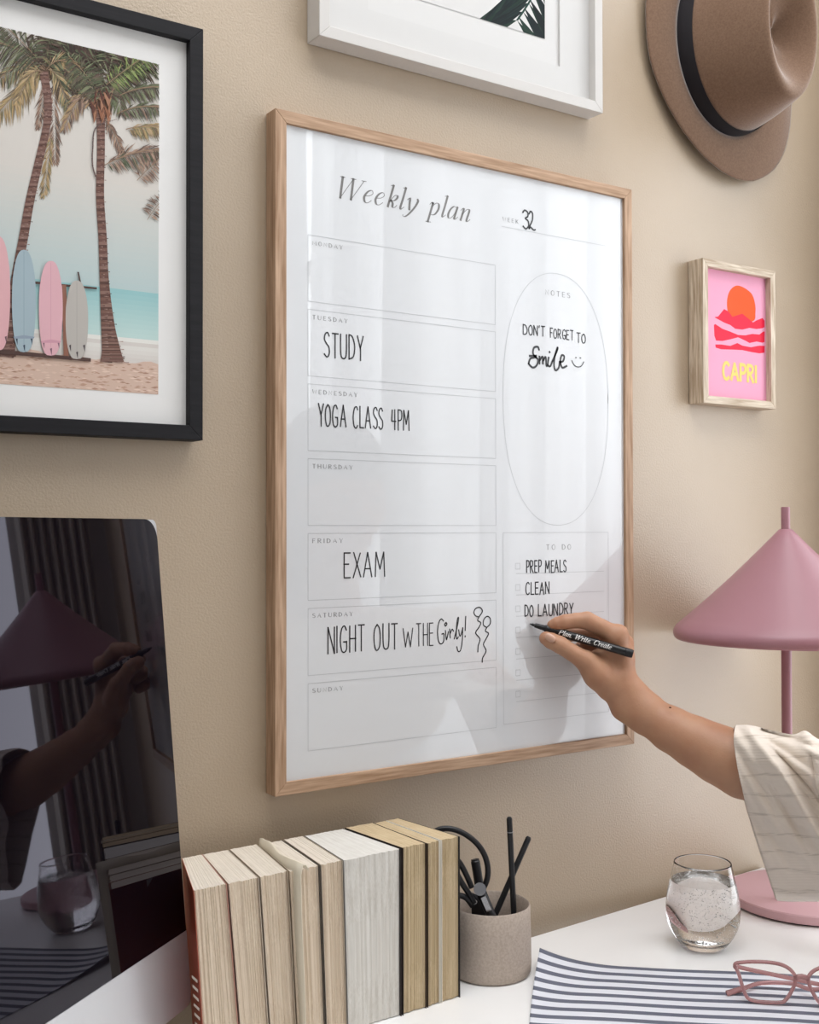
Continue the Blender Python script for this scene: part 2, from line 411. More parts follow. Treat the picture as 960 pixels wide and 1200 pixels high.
# ------------------------------------------------------------------ desk
dk = thing('desk', (1.0, -.35, FL), 'white desk with slim top standing against the beige wall', 'desk')
A0 = Vector((.8887, -.033, 0)); A1 = Vector((1.3528, -.003, 0)); du = (A1 - A0).normalized(); dv = Vector((du.y, -du.x, 0))
def dpt(a, b, z): p = A0 + du * a + dv * b; return (p.x, p.y, z)
top = MB(); top.hexa([dpt(-1.15, 0, H - .025), dpt(-1.15, .5, H - .025), dpt(.46, .5, H - .025), dpt(.46, 0, H - .025),
                      dpt(-1.15, 0, H), dpt(-1.15, .5, H), dpt(.46, .5, H), dpt(.46, 0, H)])
# the desk's right end stops where the wall allows it
top.build('desktop', white_desk, dk, bevel=.002)
for a in (-1.1, .4):
    for b in (.05, .43):
        l = MB(); l.hexa([dpt(a, b, FL), dpt(a, b + .04, FL), dpt(a + .04, b + .04, FL), dpt(a + .04, b, FL),
                          dpt(a, b, H - .025), dpt(a, b + .04, H - .025), dpt(a + .04, b + .04, H - .025), dpt(a + .04, b, H - .025)])
        l.build('leg', white_desk, dk, bevel=.002)

# ------------------------------------------------------------------ picture frames
def mitred(root, x0, x1, z0, z1, face, depth, mv, mh, back=-.001, bevel=.0006):
    o = [(x0, z0), (x1, z0), (x1, z1), (x0, z1)]
    i = [(x0 + face, z0 + face), (x1 - face, z0 + face), (x1 - face, z1 - face), (x0 + face, z1 - face)]
    for k in range(4):
        l = (k + 1) % 4; g = .00012
        q = [o[k], o[l], i[l], i[k]]
        cx = sum(p[0] for p in q) / 4; cz = sum(p[1] for p in q) / 4
        b = MB(); b.hexa([(p[0], back, p[1]) for p in q] + [(p[0], -depth, p[1]) for p in q])
        b.build('frame_side', (mh if k % 2 == 0 else mv), root, bevel=bevel)

XL, XR, ZB, ZT = .5537, 1.0737, -.2777, .4423
YB = -.018
wb = thing('weekly_planner_board', (XL, 0, ZB), 'large glossy white weekly planner board in a thin oak frame', 'planner')
mitred(wb, XL, XR, ZB, ZT, .0135, .022, oak_v, oak_h)
MB().box(XL + .012, XR - .012, YB, -.006, ZB + .012, ZT - .012).build('writing_surface', board_m, wb)
Y1 = YB - .00015; Y2 = YB - .0003
ln = MB()
def hl(x0, x1, z, w=.00065): ln.add([(x0, Y1, z - w / 2), (x1, Y1, z - w / 2), (x1, Y1, z + w / 2), (x0, Y1, z + w / 2)], [(0, 1, 2, 3)])
def vl(x, z0, z1, w=.00065): ln.add([(x - w / 2, Y1, z0), (x + w / 2, Y1, z0), (x + w / 2, Y1, z1), (x - w / 2, Y1, z1)], [(0, 1, 2, 3)])
def rect(x0, x1, z0, z1): hl(x0, x1, z0); hl(x0, x1, z1); vl(x0, z0, z1); vl(x1, z0, z1)
days = ['MONDAY', 'TUESDAY', 'WEDNESDAY', 'THURSDAY', 'FRIDAY', 'SATURDAY', 'SUNDAY']
for k, d in enumerate(days):
    zt = .3155 - .0799 * k
    rect(.5949, .8497, zt - .0713, zt)
    lab = MB(); write(lab, d, CAPS, .6005, .6005 + .0062 * len(d) , zt - .0100, .0042, Y1, .0005, .0011, gap=.5); lab.build('heading', label_m, wb)
rect(.8606, 1.0325, -.2327, -.0040)
hl(.8595, 1.0305, .3635)
lab = MB(); write(lab, 'WEEK', CAPS, .8615, .8850, .3706, .0045, Y1, .0005, .0011, gap=.55); lab.build('heading', label_m, wb)
lab = MB(); write(lab, 'NOTES', CAPS, .9285, .9685, .2895, .0060, Y1, .0006, .0013, gap=.5); lab.build('heading', label_m, wb)
lab = MB(); write(lab, 'TO DO', CAPS, .9285, .9685, -.0250, .0060, Y1, .0006, .0013, gap=.5); lab.build('heading', label_m, wb)
ov = []
for k in range(120):
    a = 2 * PI * k / 120; c, s_ = math.cos(a), math.sin(a)
    ov.append((.9472 + .0860 * math.copysign(abs(c) ** .92, c), .1612 + .1562 * math.copysign(abs(s_) ** .86, s_)))
ribbon(ln, ov + ov[:2], .0007, .0007, lambda a, b: (a, Y1, b), False)
for k in range(7):
    z = -.0535 - .02565 * k
    hl(.8803, .8803 + (.1455 if k == 6 else .1445), z)
    if True: rect(.8795, .8865, z + .0055, z + .0125)
ln.build('printed_lines', line_m, wb)
ti = MB(); write(ti, 'Weekly plan', ITAL, .6277, .8110, .3617, .0240, Y1, .0007, .0029, gap=.12, slant=.28)
ti.build('printed_title', title_m, wb)
def ink(t, x0, x1, z0, h, w=.0015, gap=.24):
    hw = MB(); write(hw, t, CAPS, x0, x1, z0, h, Y2, w, w, gap, nib=False, jit=.0005); hw.build('handwriting', ink_m, wb)
ink('STUDY', .6148, .6640, .1860, .0265, .0016)
ink('YOGA CLASS', .6076, .6900, .1115, .0235, .0015)
ink('4PM', .7020, .7255, .1120, .0225, .0015)
ink('EXAM', .6395, .6920, -.0525, .0270, .0015)
ink('NIGHT OUT', .6190, .7090, -.1335, .0285, .0015)
ink('W', .7170, .7300, -.1320, .0210, .0012); ink('THE', .7350, .7580, -.1320, .0255, .0012)
def scrawl(strokes, x0, z0, sx, sz, w):
    hw = MB()
    for s in strokes: ribbon(hw, catmull([(x0 + a * sx, z0 + b * sz) for a, b in s], 8), w, w, lambda a, b: (a, Y2, b), False)
    hw.build('handwriting', ink_m, wb)
scrawl([[(.20, .92), (.12, 1), (.04, .85), (0, .5), (.04, .15), (.12, .05), (.2, .15), (.21, .42), (.14, .42)],
        [(.26, .55), (.28, .3), (.3, .2), (.36, .5)], [(.27, .85), (.31, .8), (.26, .72), (.24, .8), (.29, .86)],
        [(.4, .6), (.42, .25)], [(.42, .42), (.48, .58), (.53, .5)],
        [(.55, .2), (.66, .7), (.7, 1.0), (.66, .95), (.62, .4), (.64, .2), (.69, .28)],
        [(.7, .55), (.74, .3), (.8, .42), (.84, .62)], [(.84, .62), (.82, .1), (.76, -.25), (.68, -.28), (.64, -.1)],
        [(.94, 1.05), (.92, .5)], [(.92, .3), (.915, .25)]], .7640, -.1330, .0430, .0300, .0014)
# the two balloons
scrawl([[(.3, .82), (.1, .85), (0, .93), (.1, 1.02), (.35, 1.04), (.5, .95), (.3, .82)],
        [(.3, .82), (.22, .74), (.4, .68), (.3, .58), (.1, .45), (.35, .3), (.25, .15), (.22, 0)]], .8165, -.1440, .0250, .0500, .0015)
scrawl([[(.4, .78), (.2, .84), (.22, .96), (.42, 1.03), (.6, .98), (.6, .86), (.4, .78)],
        [(.4, .78), (.32, .7), (.5, .64), (.35, .52), (.2, .4), (.35, .25), (.15, .1), (.12, 0)]], .8255, -.1565, .0250, .0520, .0015)
ink("DON'T", .8930, .9270, .2370, .0120, .0014); ink('FORGET', .9360, .9740, .2370, .0115, .0013); ink('TO', .9800, .9950, .2350, .0115, .0014)
scrawl([[(.0, .0 + .16), (.1, 0), (.2, .1), (.24, .38), (.12, .62), (.14, .92), (.24, .98), (.27, .85)], [(.0, .16), (.05, .4), (.2, .5)], [(.02, .52), (.2, .56)],
        [(.28, .55), (.28, .2)], [(.28, .35), (.36, .55), (.37, .22)], [(.37, .35), (.44, .55), (.46, .15), (.5, .2)],
        [(.52, .55), (.5, .2), (.56, .15), (.62, .4)], [(.54, .82), (.55, .78)],
        [(.62, .4), (.74, .9), (.75, 1.05), (.68, .6), (.66, .2), (.7, -.02), (.78, .1), (.82, .4)],
        [(.8, .38), (.9, .45), (.93, .68), (.86, .7), (.83, .4), (.88, .14), (1.0, .24)]], .9010, .1975, .0620, .0265, .0026)
scrawl([[(0, .6), (.2, .15), (.5, 0), (.8, .15), (1, .6)], [(.3, .95), (.38, .95)], [(.66, .97), (.76, .97)]], .9715, .2040, .0200, .0120, .0013)
ink('PREP', .8970, .9200, -.0525, .0145, .0015); ink('MEALS', .9270, .9610, -.0530, .0145, .0015)
ink('CLEAN', .8955, .9330, -.0795, .0145, .0015)
ink('DO', .8940, .9070, -.1055, .0135, .0015); ink('LAUNDRY', .9150, .9720, -.1060, .0140, .0015)
scrawl([[(0, .85), (.15, 1), (.38, .92), (.4, .7), (.2, .56), (.42, .45), (.46, .2), (.25, 0), (.02, .12)],
        [(.5, .85), (.62, 1), (.78, .9), (.76, .55), (.56, .2), (.5, .05), (.62, .14), (.85, .02), (1, .05)]], .8925, .3660, .0200, .0225, .0020)

# black frame with the palm beach print
bf = thing('picture_frame', (.149, 0, .09), 'black wooden picture frame with a palm beach and surfboard print', 'picture')
mitred(bf, .149, .4712, .0895, .5040, .0145, .025, black_wood, black_wood)
YP = -.016
MB().box(.160, .460, YP, -.006, .100, .4945).build('mount', mount_m, bf)
pr = MB(); cnt = [0]
X0, X1, Z0, Z1 = .193, .4275, .1335, .4610
from functools import reduce
def clip(poly):
    for ax, lim, sg in ((0, X0, 1), (0, X1, -1), (1, Z0, 1), (1, Z1, -1)):
        o = []
        for i in range(len(poly)):
            a, b = poly[i - 1], poly[i]; ia, ib = (a[ax] - lim) * sg >= 0, (b[ax] - lim) * sg >= 0
            if ia != ib:
                t = (lim - a[ax]) / (b[ax] - a[ax]); o.append((a[0] + t * (b[0] - a[0]), a[1] + t * (b[1] - a[1])))
            if ib: o.append(b)
        poly = o
        if not poly: return []
    return poly
def shape(poly, col, mb=None, cl=True, Y=YP):
    mb = mb or pr
    p = clip(poly) if cl else poly
    if len(p) < 3: return
    cnt[0] += 1; y = Y - .0002 - cnt[0] * 3e-7
    mb.add([(a, y, b) for a, b in p], [tuple(range(len(p)))], col=(col if len(col) == 4 and not isinstance(col, str) else rgb(col)))
def pp(px, py): q = onY(px, py, YP); return (q.x, q.z)
def mixc(a, b, t): A, B = rgb(a), rgb(b); return tuple(A[i] * (1 - t) + B[i] * t for i in range(3)) + (1.,)
# sky, sea, foam and sand in bands
zh = pp(150, 340)[1]; N = 36
for k in range(N):
    t = k / (N - 1); z0 = zh + (Z1 - zh) * k / N; z1 = zh + (Z1 - zh) * (k + 1) / N
    shape([(X0, z0), (X1, z0), (X1, z1 + 1e-4), (X0, z1 + 1e-4)], mixc('#b4c4c4', '#cfc9c2', min(1, t * 2.2)))
zf = pp(150, 396)[1]
for k in range(10):
    z1 = zh + (zf - zh) * k / 10; z0 = zh + (zf - zh) * (k + 1) / 10
    shape([(X0, z0), (X1, z0), (X1, z1), (X0, z1)], mixc('#93bdbf', '#b9d1cd', k / 9))
zs = pp(150, 424)[1]
for k in range(6):
    z1 = zf + (zs - zf) * k / 6; z0 = zf + (zs - zf) * (k + 1) / 6
    shape([(X0, z0 - .003), (X1, z0 - .003), (X1, z1), (X0, z1)], mixc('#dedcd6', '#cfc8c2', k / 5 if k != 1 else 1))
shape([(X0, Z0), (X1, Z0)] + [(X1 - (X1 - X0) * k / 30, zs + .002 * math.sin(k * 1.3) + .004 * k / 30) for k in range(31)], '#cdb1a1')
rn = random.Random(2)
for _ in range(420):
    x = rn.uniform(X0, X1); z = rn.uniform(Z0, zs - .002); w = rn.uniform(.001, .0045)
    shape([(x - w, z), (x, z - w * .18), (x + w, z), (x, z + w * .25)], rn.choice(['#b89583', '#dcc3b3', '#bf9d8b', '#d6bbab', '#aa8674']))
for _ in range(0):
    x = rn.uniform(X0, X1); z = rn.uniform(zh + .01, zh + .12); w = rn.uniform(.01, .05)
    shape([(x - w, z), (x, z - .0012), (x + w, z + .001), (x, z + .0016)], rn.choice(['#d8d8d2', '#cbd3cf']))
def trunk(pts, cols):
    c = catmull(pts, 14)
    for i in range(len(c) - 1):
        a, b = c[i], c[i + 1]; col = cols[i % len(cols)]
        P0, P1 = pp(a[0] - a[2], a[1]), pp(a[0] + a[2], a[1]); Q0, Q1 = pp(b[0] - b[2], b[1]), pp(b[0] + b[2], b[1])
        shape([P0, P1, Q1, Q0], col)
        for _ in range(2):
            u = rn.random(); v = rn.random() * .5 + u * .5
            A = (P0[0] + (P1[0] - P0[0]) * min(u, v), (P0[1] + Q0[1]) / 2); w = abs(P1[0] - P0[0]) * .35
            shape([A, (A[0] + w, A[1] - .0003), (A[0] + w, A[1] + .0006)], rn.choice(['#8b6f66', '#9c8178', '#4b332f']))
def frond(x0, y0, x1, y1, sag, n, ln_, cols, w=1.0, ang=(70, 110)):
    """pixel mid-rib with hanging leaflets"""
    mid = [(x0, y0), ((x0 + x1) / 2, (y0 + y1) / 2 - sag), (x1, y1)]
    c = []
    for k in range(n + 1):
        t = k / n; c.append(tuple((1 - t) ** 2 * mid[0][q] + 2 * t * (1 - t) * mid[1][q] + t * t * mid[2][q] for q in (0, 1)))
    w = w * .85
    for k in [q / 2 for q in range(3, 2 * n + 1)]:
        k0 = int(k); x, y = c[k0] if k == k0 else ((c[k0][0] + c[k0 + 1][0]) / 2, (c[k0][1] + c[k0 + 1][1]) / 2); kk = max(1, k0); l = ln_ * math.sin(PI * min(1, .12 + .83 * k / n)) ** .6
        tx, ty = c[kk][0] - c[kk - 1][0], c[kk][1] - c[kk - 1][1]; th = math.atan2(ty, tx)
        for sd in (-1, 1):
            a = th + sd * math.radians(rn.uniform(35, 60)); dx, dy = math.cos(a), math.sin(a) + .75
            q = math.hypot(dx, dy); dx /= q; dy /= q; ll = l * rn.uniform(.65, 1.1)
            e = (x + dx * ll, y + dy * ll + ll * .12); m = (x + dx * ll * .5 - dy * w, y + dy * ll * .5 + dx * w)
            m2 = (x + dx * ll * .5 + dy * w, y + dy * ll * .5 - dx * w)
            shape([pp(x, y), pp(*m), pp(*e), pp(*m2)], rn.choice(cols))
    for k in range(n):
        a, b = c[k], c[k + 1]; shape([pp(a[0], a[1] - .6), pp(b[0], b[1] - .6), pp(b[0], b[1] + .6), pp(a[0], a[1] + .6)], '#8d7560')
G1 = ['#545a45', '#676c52', '#474538', '#7c8064', '#5f564a', '#4d4038']; G2 = ['#9a8462', '#a98f68', '#7f7757', '#b39b7a', '#75654f']
DK = ['#3f332f', '#4b3b36', '#57453e', '#3a3a30', '#66584c']; BR = ['#7b6458', '#94796a', '#63524a', '#a48a79']
shape([pp(*p) for p in [(44, 30), (60, 30), (75, 34), (110, 44), (150, 54), (170, 66), (160, 84), (140, 82), (120, 78), (100, 86), (84, 76), (66, 62), (50, 60)]], '#4b3c36')
shape([pp(*p) for p in [(38, 78), (44, 64), (58, 62), (68, 72), (66, 88), (58, 96), (46, 94), (40, 88)]], '#5e4b3e')
shape([pp(*p) for p in [(106, 118), (112, 104), (126, 104), (134, 116), (130, 134), (120, 142), (110, 136)]], '#5c463b')
for _ in range(900):   # dark thatch of the far crown along the top
    x = rn.uniform(30, 188); y = rn.uniform(40, 108 + 12 * math.sin(x * .08)); a = rn.uniform(.3, 1.4); l = rn.uniform(8, 20)
    if x < 60 and y > 70: continue
    if x > 150 and y > 92: continue
    e = (x + l * math.cos(a), y + l * math.sin(a)); shape([pp(x - 1.3, y), pp(x + 1.3, y - .8), pp(*e)], rn.choice(DK + DK + G1[:2]))
frond(62, 88, 65, 190, -14, 16, 20, BR); frond(55, 90, 44, 150, 4, 14, 16, BR); frond(60, 150, 50, 230, -12, 14, 15, G2)
trunk([(51, 84, 5), (56, 120, 4.6), (54, 150, 4.6), (44, 195, 5), (35, 235, 5.3), (27, 280, 5.6), (18, 330, 6), (10, 400, 8), (7, 418, 11)], ['#6c5049', '#84685f', '#5c423c', '#77594f'])
frond(122, 140, 145, 182, 10, 14, 14, BR)
trunk([(119, 128, 7), (118, 145, 5), (118, 180, 4.6), (117, 230, 4.8), (120, 280, 5), (122, 330, 5.5), (126, 380, 8), (130, 410, 11), (131, 424, 14)], ['#6a4d46', '#866a60', '#5a413b', '#77594f'])
for a in ((50, 84, -8, 140, 10, 26, 34, G2), (52, 82, -5, 96, 22, 24, 28, G2 + G1), (50, 80, -10, 50, 14, 26, 34, G1), (52, 80, 2, 28, 6, 24, 26, G1), (52, 80, 60, 28, -4, 20, 22, G1 + DK),
          (54, 82, 94, 96, 34, 24, 26, G1 + G2), (56, 82, 80, 128, 24, 22, 22, G2 + G1), (48, 84, 20, 120, 24, 20, 24, G2)):
    frond(*a)
for a in ((119, 120, 74, 152, 46, 24, 26, BR + G2[:2]), (118, 118, 78, 84, 12, 22, 22, DK + G1), (120, 118, 80, 66, 8, 24, 20, G1), (116, 118, 142, 130, 70, 30, 34, G1 + G1 + G2[:1]), (122, 118, 126, 40, -4, 20, 22, DK + G1),
          (122, 116, 190, 60, 8, 24, 26, G1 + DK), (124, 100, 192, 52, 4, 24, 22, ['#6f7d4c', '#87945d', '#55603d']), (140, 112, 200, 104, 10, 26, 22, G1), (136, 134, 200, 130, 14, 24, 20, G1 + BR[:2]),
          (147, 152, 202, 152, 8, 22, 20, G2), (122, 194, 196, 176, 12, 30, 24, BR + G1[:1]), (160, 212, 200, 178, 6, 18, 18, BR), (172, 258, 200, 225, 6, 14, 16, BR)):
    frond(*a)
for x in (110, 119, 127):
    for _ in range(14):
        y = rn.uniform(112, 142); shape([pp(x + rn.uniform(-7, 7), y - 12), pp(x + 2, y), pp(x - 1, y + 6)], rn.choice(['#8c5f49', '#5a3b33', '#a0765f']))
trunk([(136, 140, .8), (134, 160, .7), (107, 200, .7)][:1] + [(112, 150, .8), (108, 175, .8), (108, 195, .8), (112, 208, 1)], ['#5c5150'])
# bench rail, posts, surfboards
shape([pp(40, 330), pp(113, 337), pp(113, 339.5), pp(40, 333)], '#54423e'); shape([pp(90, 319), pp(92, 319), pp(95, 334), pp(93, 334)], '#54423e')
shape([pp(72, 334), pp(77, 334), pp(80, 418), pp(74, 418)], '#8a5f50')
shape([pp(-8, 409), pp(106, 420), pp(106, 424), pp(-8, 414)], '#54403b')
def surfboard(cx, top, bot, w, col, col2, tail):
    pts = []
    for k in range(40):
        a = 2 * PI * k / 40; y = (top + bot) / 2 - (bot - top) / 2 * math.cos(a); s = math.sin(a)
        pts.append((cx + w * math.copysign(abs(s) ** (.62 if y > top + 30 else .8), s), y))
    shape([pp(*p) for p in pts], col)
    shape([pp(cx - .3, top + 2), pp(cx + .3, top + 2), pp(cx + .3, bot - 2), pp(cx - .3, bot - 2)], col2)
    for dx in (-w * .62, 0, w * .62):
        y = bot - 16 + (8 if dx == 0 else 0); shape([pp(cx + dx - 1, y), pp(cx + dx + 1.4, y - 1), pp(cx + dx + 1.2, y + 8)], tail)
surfboard(-3, 277, 411, 14.5, '#d9a9ad', '#c98f95', '#6b5257'); surfboard(27.5, 293, 413, 14, '#9fb0b8', '#8799a3', '#3f4a58')
surfboard(59, 306, 417, 14, '#d8aab2', '#cb9aa4', '#7a5a66'); surfboard(89.5, 329, 421, 13.2, '#b4aea8', '#a19b96', '#4c4448')
for cx, w, y in ((27.5, 12.6, 395), (59, 12, 400)):
    shape([pp(cx - w, y), pp(cx, y - 2), pp(cx + w, y), pp(cx + w * .9, y + 2), pp(cx - w * .9, y + 2)], '#8e9aa8' if cx < 30 else '#c995a2')
pr.build('beach_print', tint_m, bf)

# white frame with the palm leaf print
frame_white = mat('off_white_frame', '#cbc7c3', .5); leaf_mount = mat('leaf_mount_card', '#cdcbc9', .8); leaf_paper = mat('leaf_print_paper', '#cfcdcb', .6)
wfm = thing('picture_frame', (.6, 0, .53), 'white picture frame with a dark green palm leaf print', 'picture')
mitred(wfm, .6035, 1.0170, .5290, .9600, .0130, .028, frame_white, frame_white)
MB().box(.614, 1.0065, -.014, -.006, .5395, .9495).build('print_sheet', leaf_paper, wfm)
mo = MB()   # mount card with a cut opening
a, b, c, d, e, g, yy = .6155, .672, .955, 1.005, .541, .5785, -.0165
for q in (((a, e), (d, e), (d, g), (a, g)), ((a, .905), (d, .905), (d, .948), (a, .948)), ((a, g), (b, g), (b, .905), (a, .905)), ((c, g), (d, g), (d, .905), (c, .905))):
    mo.hexa([(p[0], -.0142, p[1]) for p in q] + [(p[0], yy, p[1]) for p in q])
mo.build('mount', leaf_mount, wfm)
cnt[0] = 0
lf = MB(); X0, X1, Z0, Z1 = .705, .932, .6085, .880
def pq(px, py): q = onY(px, py, -.0145); return (q.x, q.z)
rn = random.Random(5)
S0 = (pq(606, 22)[0], pq(606, 22)[1]); stem = [(S0[0] + .010 * k - .00012 * k * k * 3, S0[1] - .002 + .013 * k) for k in range(20)]
shape([(X0, Z0), (X1, Z0), (X1, Z1), (X0, Z1)], '#cfcdcb', lf, True, -.0143)
for k, (sx, sz) in enumerate(stem):
    for sd in (-1, 1):
        for j in (0, 1):
            an = -(38 + k * 3.5 + j * 5) if sd > 0 else 180 + (24 + k * 3.2 + j * 4)
            an = math.radians(an if k < 12 else an + (40 if sd > 0 else -40)); l = .16 if sd > 0 else .13
            bx, bz = sx + .001 * j, sz + .0065 * j
            ex, ez = bx + l * math.cos(an), bz + l * math.sin(an); nx, nz = -math.sin(an), math.cos(an); w = .0082
            mx, mz = bx + l * .5 * math.cos(an), bz + l * .5 * math.sin(an)
            col = rn.choice(['#0e1a1d', '#132423', '#162c22', '#0c1518', '#1c3128'])
            shape([(bx, bz), (bx + (mx - bx) * .4 + nx * w * .8, bz + (mz - bz) * .4 + nz * w * .8), (mx + nx * w, mz + nz * w), (ex, ez), (mx - nx * w, mz - nz * w), (bx + (mx - bx) * .4 - nx * w * .8, bz + (mz - bz) * .4 - nz * w * .8)], col, lf, True, -.0143)
for i in range(len(stem) - 1):
    a, b = stem[i], stem[i + 1]; shape([(a[0] - .0016, a[1]), (a[0] + .0016, a[1]), (b[0] + .0016, b[1]), (b[0] - .0016, b[1])], '#1a3a32', lf, True, -.0143)
lf.build('leaf_print', tint_m, wfm)

# small Capri frame
cf = thing('picture_frame', (1.2, 0, .17), 'small pale wood frame with a pink print of an orange sun reading CAPRI', 'picture')
mitred(cf, 1.2025, 1.3545, .1715, .3695, .0105, .027, ash_v, ash_h)
cnt[0] = 0
cp = MB(); CX0, CX1, CZ0, CZ1 = 1.2125, 1.3445, .1815, .3595; YC = -.018
MB().box(CX0 - .001, CX1 + .001, YC, -.005, CZ0 - .003, CZ1 + .003).build('backing', mount_m, cf)
def cc(zx, zy): q = onY(790 + zx / 6, 290 + zy / 6, YC); return (q.x, q.z)
X0, X1, Z0, Z1 = CX0 - .0005, CX1 + .0005, CZ0 - .0005, CZ1 + .0005
shape([(X0, Z0), (X1, Z0), (X1, Z1), (X0, Z1)], '#e29cb6', cp, True, YC)
sun = catmull([(440, 268), (495, 285), (548, 330), (570, 400), (572, 460), (560, 515), (470, 530), (400, 490), (375, 440), (374, 360), (395, 300)], 6, True)
shape([cc(*p) for p in sun], '#dd5216', cp, True, YC)
RED = '#dc1a3c'
def band(topl, bot):
    for k in range(len(topl) - 1):
        shape([cc(*topl[k]), cc(*topl[k + 1]), cc(*bot[k + 1]), cc(*bot[k])], RED, cp, True, YC)
band([(285, 490), (310, 485), (352, 433), (385, 452), (410, 488), (480, 466), (555, 527), (585, 510), (622, 496), (636, 515)],
     [(287, 493), (315, 508), (355, 530), (395, 545), (430, 572), (480, 578), (530, 566), (580, 574), (622, 568), (636, 560)])
band([(280, 545), (290, 538), (340, 572), (390, 590), (450, 615), (500, 618), (550, 608), (600, 612), (625, 592), (637, 590)],
     [(283, 620), (295, 655), (340, 658), (400, 645), (450, 632), (500, 655), (530, 672), (580, 662), (620, 670), (636, 665)])
band([(290, 682), (330, 682), (395, 692), (445, 672), (480, 690), (540, 702), (600, 690), (637, 692)],
     [(292, 704), (330, 716), (395, 718), (445, 720), (480, 722), (540, 735), (600, 745), (636, 740)])
q0, q1, q2 = cc(338, 925), cc(582, 945), cc(338, 810)
write_mb = MB(); st, w = text_strokes('CAPRI', CAPS, .22)
for s_ in st:
    s2 = [(q0[0] + .002 + a_ * (q1[0] - q0[0] - .004) / w, q0[1] + b_ * (q2[1] - q0[1]) + .0005) for a_, b_ in s_]
    ss = [s2] if len(s2) > 6 else [[m_, n_] for m_, n_ in zip(s2[:-1], s2[1:])]
    for s3 in ss: cnt[0] += 1; ribbon(write_mb, s3, .0048, .0048, lambda a_, b_: (a_, YC - .0004 - cnt[0] * 4e-6, b_), False)
cp.build('sun_print', tint_m, cf)
write_mb.build('yellow_lettering', mat('printed_yellow', '#e2c766', .5), cf)

# ------------------------------------------------------------------ felt hat on the wall
ht = thing('felt_hat', (1.265, 0, .68), 'brown felt fedora with black band hanging high on the wall', 'hat')
HX, HZ = 1.262, .672
vis = [onY(*p, -.012) for p in [(759, 20), (760, 40), (765, 75), (775, 105), (789, 135), (808, 165), (832, 192), (860, 210), (880, 213), (905, 200), (918, 180), (926, 150), (928, 125)]]
ar = sorted((math.atan2(p.z - HZ, p.x - HX) % (2 * PI), math.hypot(p.x - HX, p.z - HZ)) for p in vis)
aa = [x[0] for x in ar]; rr = [x[1] for x in ar]
aa = [0.0, .5, 1.1, 1.6, 2.1, 2.6] + aa + [2 * PI]; rr = [.160, .168, .185, .192, .180, .158] + rr + [.160]
brim = MB(); n = 96; rings = [0.0, .15, .35, .6, .8, .95, 1.0]; vs = []
def crown_r(ph, t):
    """half-width of the crown at relative height t"""
    a_ = .101 + (.054 - .101) * t ** 1.35; b_ = .121 + (.100 - .121) * t ** 1.6
    c_, s_ = math.cos(ph), math.sin(ph)
    r = 1 / math.sqrt((c_ / a_) ** 2 + (s_ / b_) ** 2)
    # finger pinch at the lower front of the crown
    for pc, am in ((math.radians(184), .0035),):
        d_ = (ph - pc + PI) % (2 * PI) - PI
        r -= am * math.exp(-(d_ / .5) ** 2) * math.exp(-((t - .50) / .22) ** 2)
    return r
for g in rings:
    for k in range(n):
        ph = 2 * PI * k / n; r0 = crown_r(ph, 0); r1 = float(np.interp(ph, aa, rr)); r = r0 + (r1 - r0) * g
        y = -.020 + .008 * g - .004 * math.sin(g * PI) + .003 * math.cos(2 * ph) * g
        vs.append((HX + r * math.cos(ph), y, HZ + r * math.sin(ph)))
fs = [(i * n + k, (i + 1) * n + k, (i + 1) * n + (k + 1) % n, i * n + (k + 1) % n) for i in range(len(rings) - 1) for k in range(n)]
brim.add(vs, fs); brim.build('brim', felt_m, ht, smooth=True, solid=.003)
cw = MB(); vs = []; T = 18
for i in range(T + 1):
    t = i / T
    for k in range(n):
        ph = 2 * PI * k / n; r = crown_r(ph, t); vs.append((HX + r * math.cos(ph) - .006 * t, -.019 - .112 * t, HZ - .006 * t + r * math.sin(ph)))
Q = [(.965, .1345), (.91, .1362), (.84, .1345), (.75, .1270), (.64, .1150), (.50, .1010), (.35, .0905), (.18, .0850), (.04, .0835)]
for g, y in Q:
    for k in range(n):
        ph = 2 * PI * k / n; r = crown_r(ph, 1) * g
        end = abs(math.sin(ph)) ** 3; y2 = y + (.1345 - y) * .35 * end
        vs.append((HX - .006 + r * math.cos(ph), -y2, HZ - .006 + r * math.sin(ph)))
m = T + len(Q)
fs = [(i * n + k, (i + 1) * n + k, (i + 1) * n + (k + 1) % n, i * n + (k + 1) % n) for i in range(m) for k in range(n)]
fs.append(tuple(m * n + k for k in range(n)))
cw.add(vs, fs); cw.build('crown', felt_m, ht, smooth=True, subd=1)
bd = MB(); vs = []
for i in range(5):
    t = .02 + .20 * i / 4
    for k in range(n):
        ph = 2 * PI * k / n; r = crown_r(ph, t) + (.0018 if 0 < i < 4 else .0012); vs.append((HX + r * math.cos(ph) - .006 * t, -.019 - .112 * t, HZ - .006 * t + r * math.sin(ph)))
bd.add(vs, [(i * n + k, (i + 1) * n + k, (i + 1) * n + (k + 1) % n, i * n + (k + 1) % n) for i in range(4) for k in range(n)])
bd.build('hat_band', band_m, ht, smooth=True)
MB().tube([(HX, 0.0, HZ + .1), (HX, -.03, HZ + .1), (HX, -.034, HZ + .106)], .003, 8).build('hanging_peg', steel, ht)

